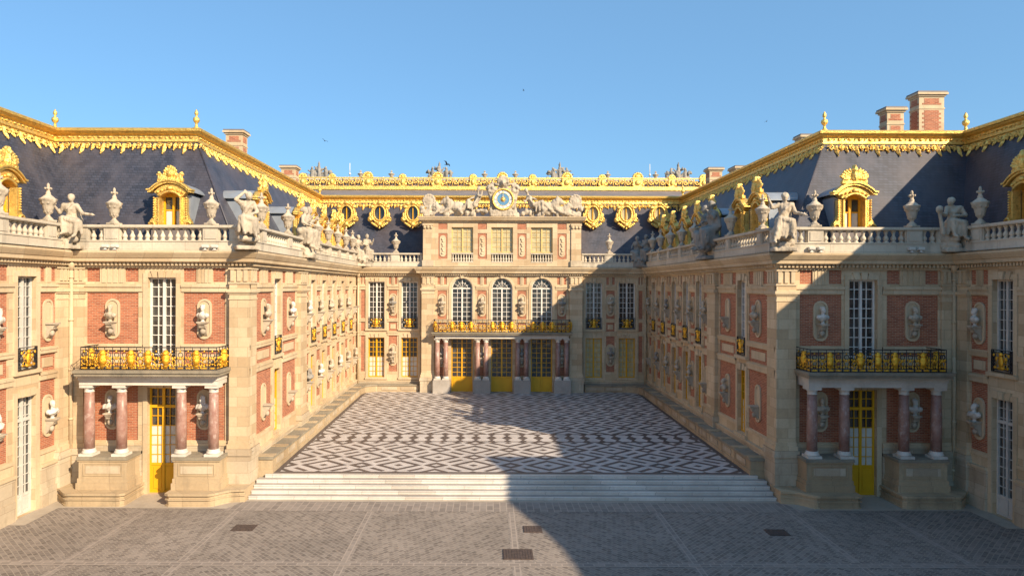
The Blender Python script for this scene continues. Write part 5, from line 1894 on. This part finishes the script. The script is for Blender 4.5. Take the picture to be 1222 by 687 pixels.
place('seated_statue', m1, -11.2, 28.72, 10.42, R(28), 'seated stone figure with an arm raised to its head, court corner of the left balustrade', 1.12)
place('seated_statue', m3, 11.35, 28.70, 10.42, R(-12), 'pale seated bare-chested figure with one leg hanging, court corner of the right balustrade', 1.12)
place('seated_statue', m4, 18.5, 28.72, 10.42, R(-10), 'seated draped stone woman holding a small bust, outer corner of the right balustrade', 1.08)

def group_mesh(seed, mat):
    rnd = random.Random(seed); mb = MB()
    for dx, hz in ((-.42, 0), (.42, .08)):
        J = dict(pelvis=(dx, .12, 1.15 + hz), chest=(dx * .9, .02, 1.62 + hz), head=(dx * .85, -.05, 2.06 + hz),
                 knee_l=(dx - .16, -.35, 1.1 + hz), knee_r=(dx + .16, -.38, 1.0 + hz), ankle_l=(dx - .12, -.35, .5), ankle_r=(dx + .18, -.4, .42),
                 elbow_l=(dx - .34, -.05, 1.5 + hz), wrist_l=(dx - .2, -.3, 1.4 + hz), elbow_r=(dx + .34, -.05, 1.5 + hz), wrist_r=(dx + .3, -.3, 1.8 + hz), face=(-dx, -1, -.2))
        figure(mb, mat, J, rnd=rnd)
    mb.ell((0, .1, .7), (.75, .32, .42), mat, 14, 8)
    rocks(mb, mat, (0, -.05, .4), (.75, .35, .38), 18, rnd)
    mb.box(-.7, .7, -.35, .35, 0, .12, mat)
    return sculpt('statue_group', mb, .05, .02, 1)
place('statue_group', group_mesh(21, ST), -11.0, 37.3, 10.42, R(90), 'pair of seated stone figures midway along the left court balustrade', 1.24)
place('statue_group', group_mesh(22, 'statue_grey'), 11.0, 37.3, 10.42, R(-90), 'pair of dark grey stone figures midway along the right court balustrade', 1.36)
place('statue_group', group_mesh(23, ST), -10.75, 52.55, 10.42, R(45), 'weathered figures with raised arms in the left rear corner of the balustrade', 1.08)
place('statue_group', group_mesh(24, 'statue_grey'), 10.75, 52.55, 10.42, R(-45), 'grey figures in the right rear corner of the balustrade', 1.08)

# ------------------------------------------------------------------ garden range far behind
root = thing('garden_range', 'pale parapet wall of the range far behind the gilt roof cresting', 'palace wing', (0, 76, 0))
mb = MB(); mb.box(-21, 21, 75.2, 84, 0, 20.55, 'balus'); mb.box(-21.1, 21.1, 75.0, 84, 20.55, 20.72, 'balus'); link('wall', mb.mesh('wall'), root)
TR = [trophy('trophy_sculpture', 'statue_grey', 31, 3.4, 1.95), trophy('trophy_sculpture', 'statue_grey', 32, 3.4, 1.95)]
for i, (x, nm) in enumerate(((-19.8, 'far left end of the skyline'), (-6.5, 'left of the clock'), (6.8, 'right of the clock'), (19.9, 'far right end of the skyline'))):
    o = link('trophy_sculpture', TR[i % 2], None, Matrix.Translation((x, 75.5, 20.72)) @ Matrix.Scale(.92, 4) @ Matrix.Rotation(PI * (i // 2), 4, 'Z'))
    tag(o, 'grey stone trophy of arms on the skyline, ' + nm, 'sculpture', 'stone trophies on the skyline')
for x, nm in ((-15.2, 'third left of the clock'), (-11.8, 'second left of the clock'), (-1.5, 'just left of the clock'), (1.9, 'just right of the clock'), (12.1, 'second right of the clock'), (17.4, 'third right of the clock')):
    o = link('urn', URN, None, Matrix.Translation((x, 75.5, 20.72)) @ Matrix.Diagonal((.9, .9, .62, 1)))
    tag(o, 'small stone vase on the skyline behind the gilt cresting, ' + nm, 'urn', 'stone vases on the skyline')
for x, y, z, nm in ((-16.1, 74, 20.7, 'left'), (16.4, 74, 20.7, 'right')):
    mb = MB(); mb.tube([(x, y, z), (x, y, z + 1.5)], .035, 'white', 6); mb.lathe([(.12, 0), (.12, .12), (.05, .2)], (x, y, z + .25), 'white', 8)
    tag(link('lightning_rod', mb.mesh('lightning_rod')), 'thin pale rod on the far roofline, %s of the clock' % nm, 'lightning rod', 'lightning rods')

# ------------------------------------------------------------------ small things
def cover(x, y, w_, d_, label):
    mb = MB()
    mb.box(x - w_ / 2, x + w_ / 2, y - d_ / 2, y + d_ / 2, .0, .022, 'cover')
    n = int(w_ / .09)
    for k in range(n):
        c = x - w_ / 2 + w_ * (k + .5) / n
        mb.box(c - .022, c + .022, y - d_ / 2 + .04, y + d_ / 2 - .04, .022, .032, 'cover')
    o = link('drain_cover', mb.mesh('drain_cover'), None, Matrix.Identity(4))
    tag(o, label, 'drain cover', 'drain covers in the paving')
cover(-10.0, 25.15, .80, .62, 'dark metal drain cover in front of the left porch')
cover(.62, 25.1, .68, .66, 'small dark drain cover at the shadow edge below the steps')
cover(-.02, 22.75, 1.0, .88, 'largest dark drain cover, in the middle of the paving')
cover(9.5, 24.85, .75, .6, 'dark drain cover in the shade in front of the right porch')
fl = MB()
fl.box(-.13, .13, -.07, .07, .10, .22, 'lampbox'); fl.box(-.11, .11, -.085, -.07, .12, .20, 'curtain'); fl.box(-.04, .04, -.03, .03, 0, .10, 'lampbox'); fl.box(-.09, .09, -.05, .05, 0, .02, 'lampbox')
FLM = fl.mesh('floodlight')
for s in (-1, 1):
    for j, u in enumerate((12.55, 12.95, 16.75, 17.15)):
        o = link('floodlight', FLM, None, Matrix.Translation((s * u, 28.72, 10.40)))
        tag(o, 'small floodlight on the %s front cornice, %s from the court corner' % (SIDE[s], ORD[j]), 'floodlight', 'floodlights on the cornices')
def bird(x, y, z, r, label, sc=1.0):
    mb = MB()
    mb.ell((0, 0, 0), (.06, .16, .05), 'black', 8, 6); mb.ell((0, -.16, .02), .04, 'black', 6, 5)
    mb.add([(0, .12, .01), (-.05, .26, .02), (.05, .26, .02), (0, .12, -.02)], [(0, 1, 2), (3, 2, 1)], 'black')
    for s in (-1, 1):
        mb.add([(s * .03, -.07, .02), (s * .25, -.06, .14), (s * .46, .06, .08), (s * .22, .06, .12), (s * .03, .08, .02)], [(0, 1, 3, 4), (1, 2, 3)], 'black')
    tag(link('bird', mb.mesh('bird'), None, Matrix.Translation((x, y, z)) @ Matrix.Rotation(r, 4, 'Z') @ Matrix.Rotation(.4, 4, 'Y') @ Matrix.Scale(sc, 4)), label, 'bird', 'birds in the sky')
def skyp(px, py, D): return ((px - 583) * D / 815 - 1.03, D, 8.92 + (341.5 - py) * D / 815)
bird(*skyp(387, 169, 60), .5, 'dark bird flying above the left roof ridge', .7)
bird(*skyp(914, 144, 60), 2.2, 'tiny dark bird flying above the right roof ridge', .45)
bird(*skyp(624, 108, 60), 1.2, 'tiny dark bird high in the middle of the sky', .4)
bird(*skyp(533, 196.5, 74), 1.0, 'black bird perched on the trophy left of the clock', 1.4)
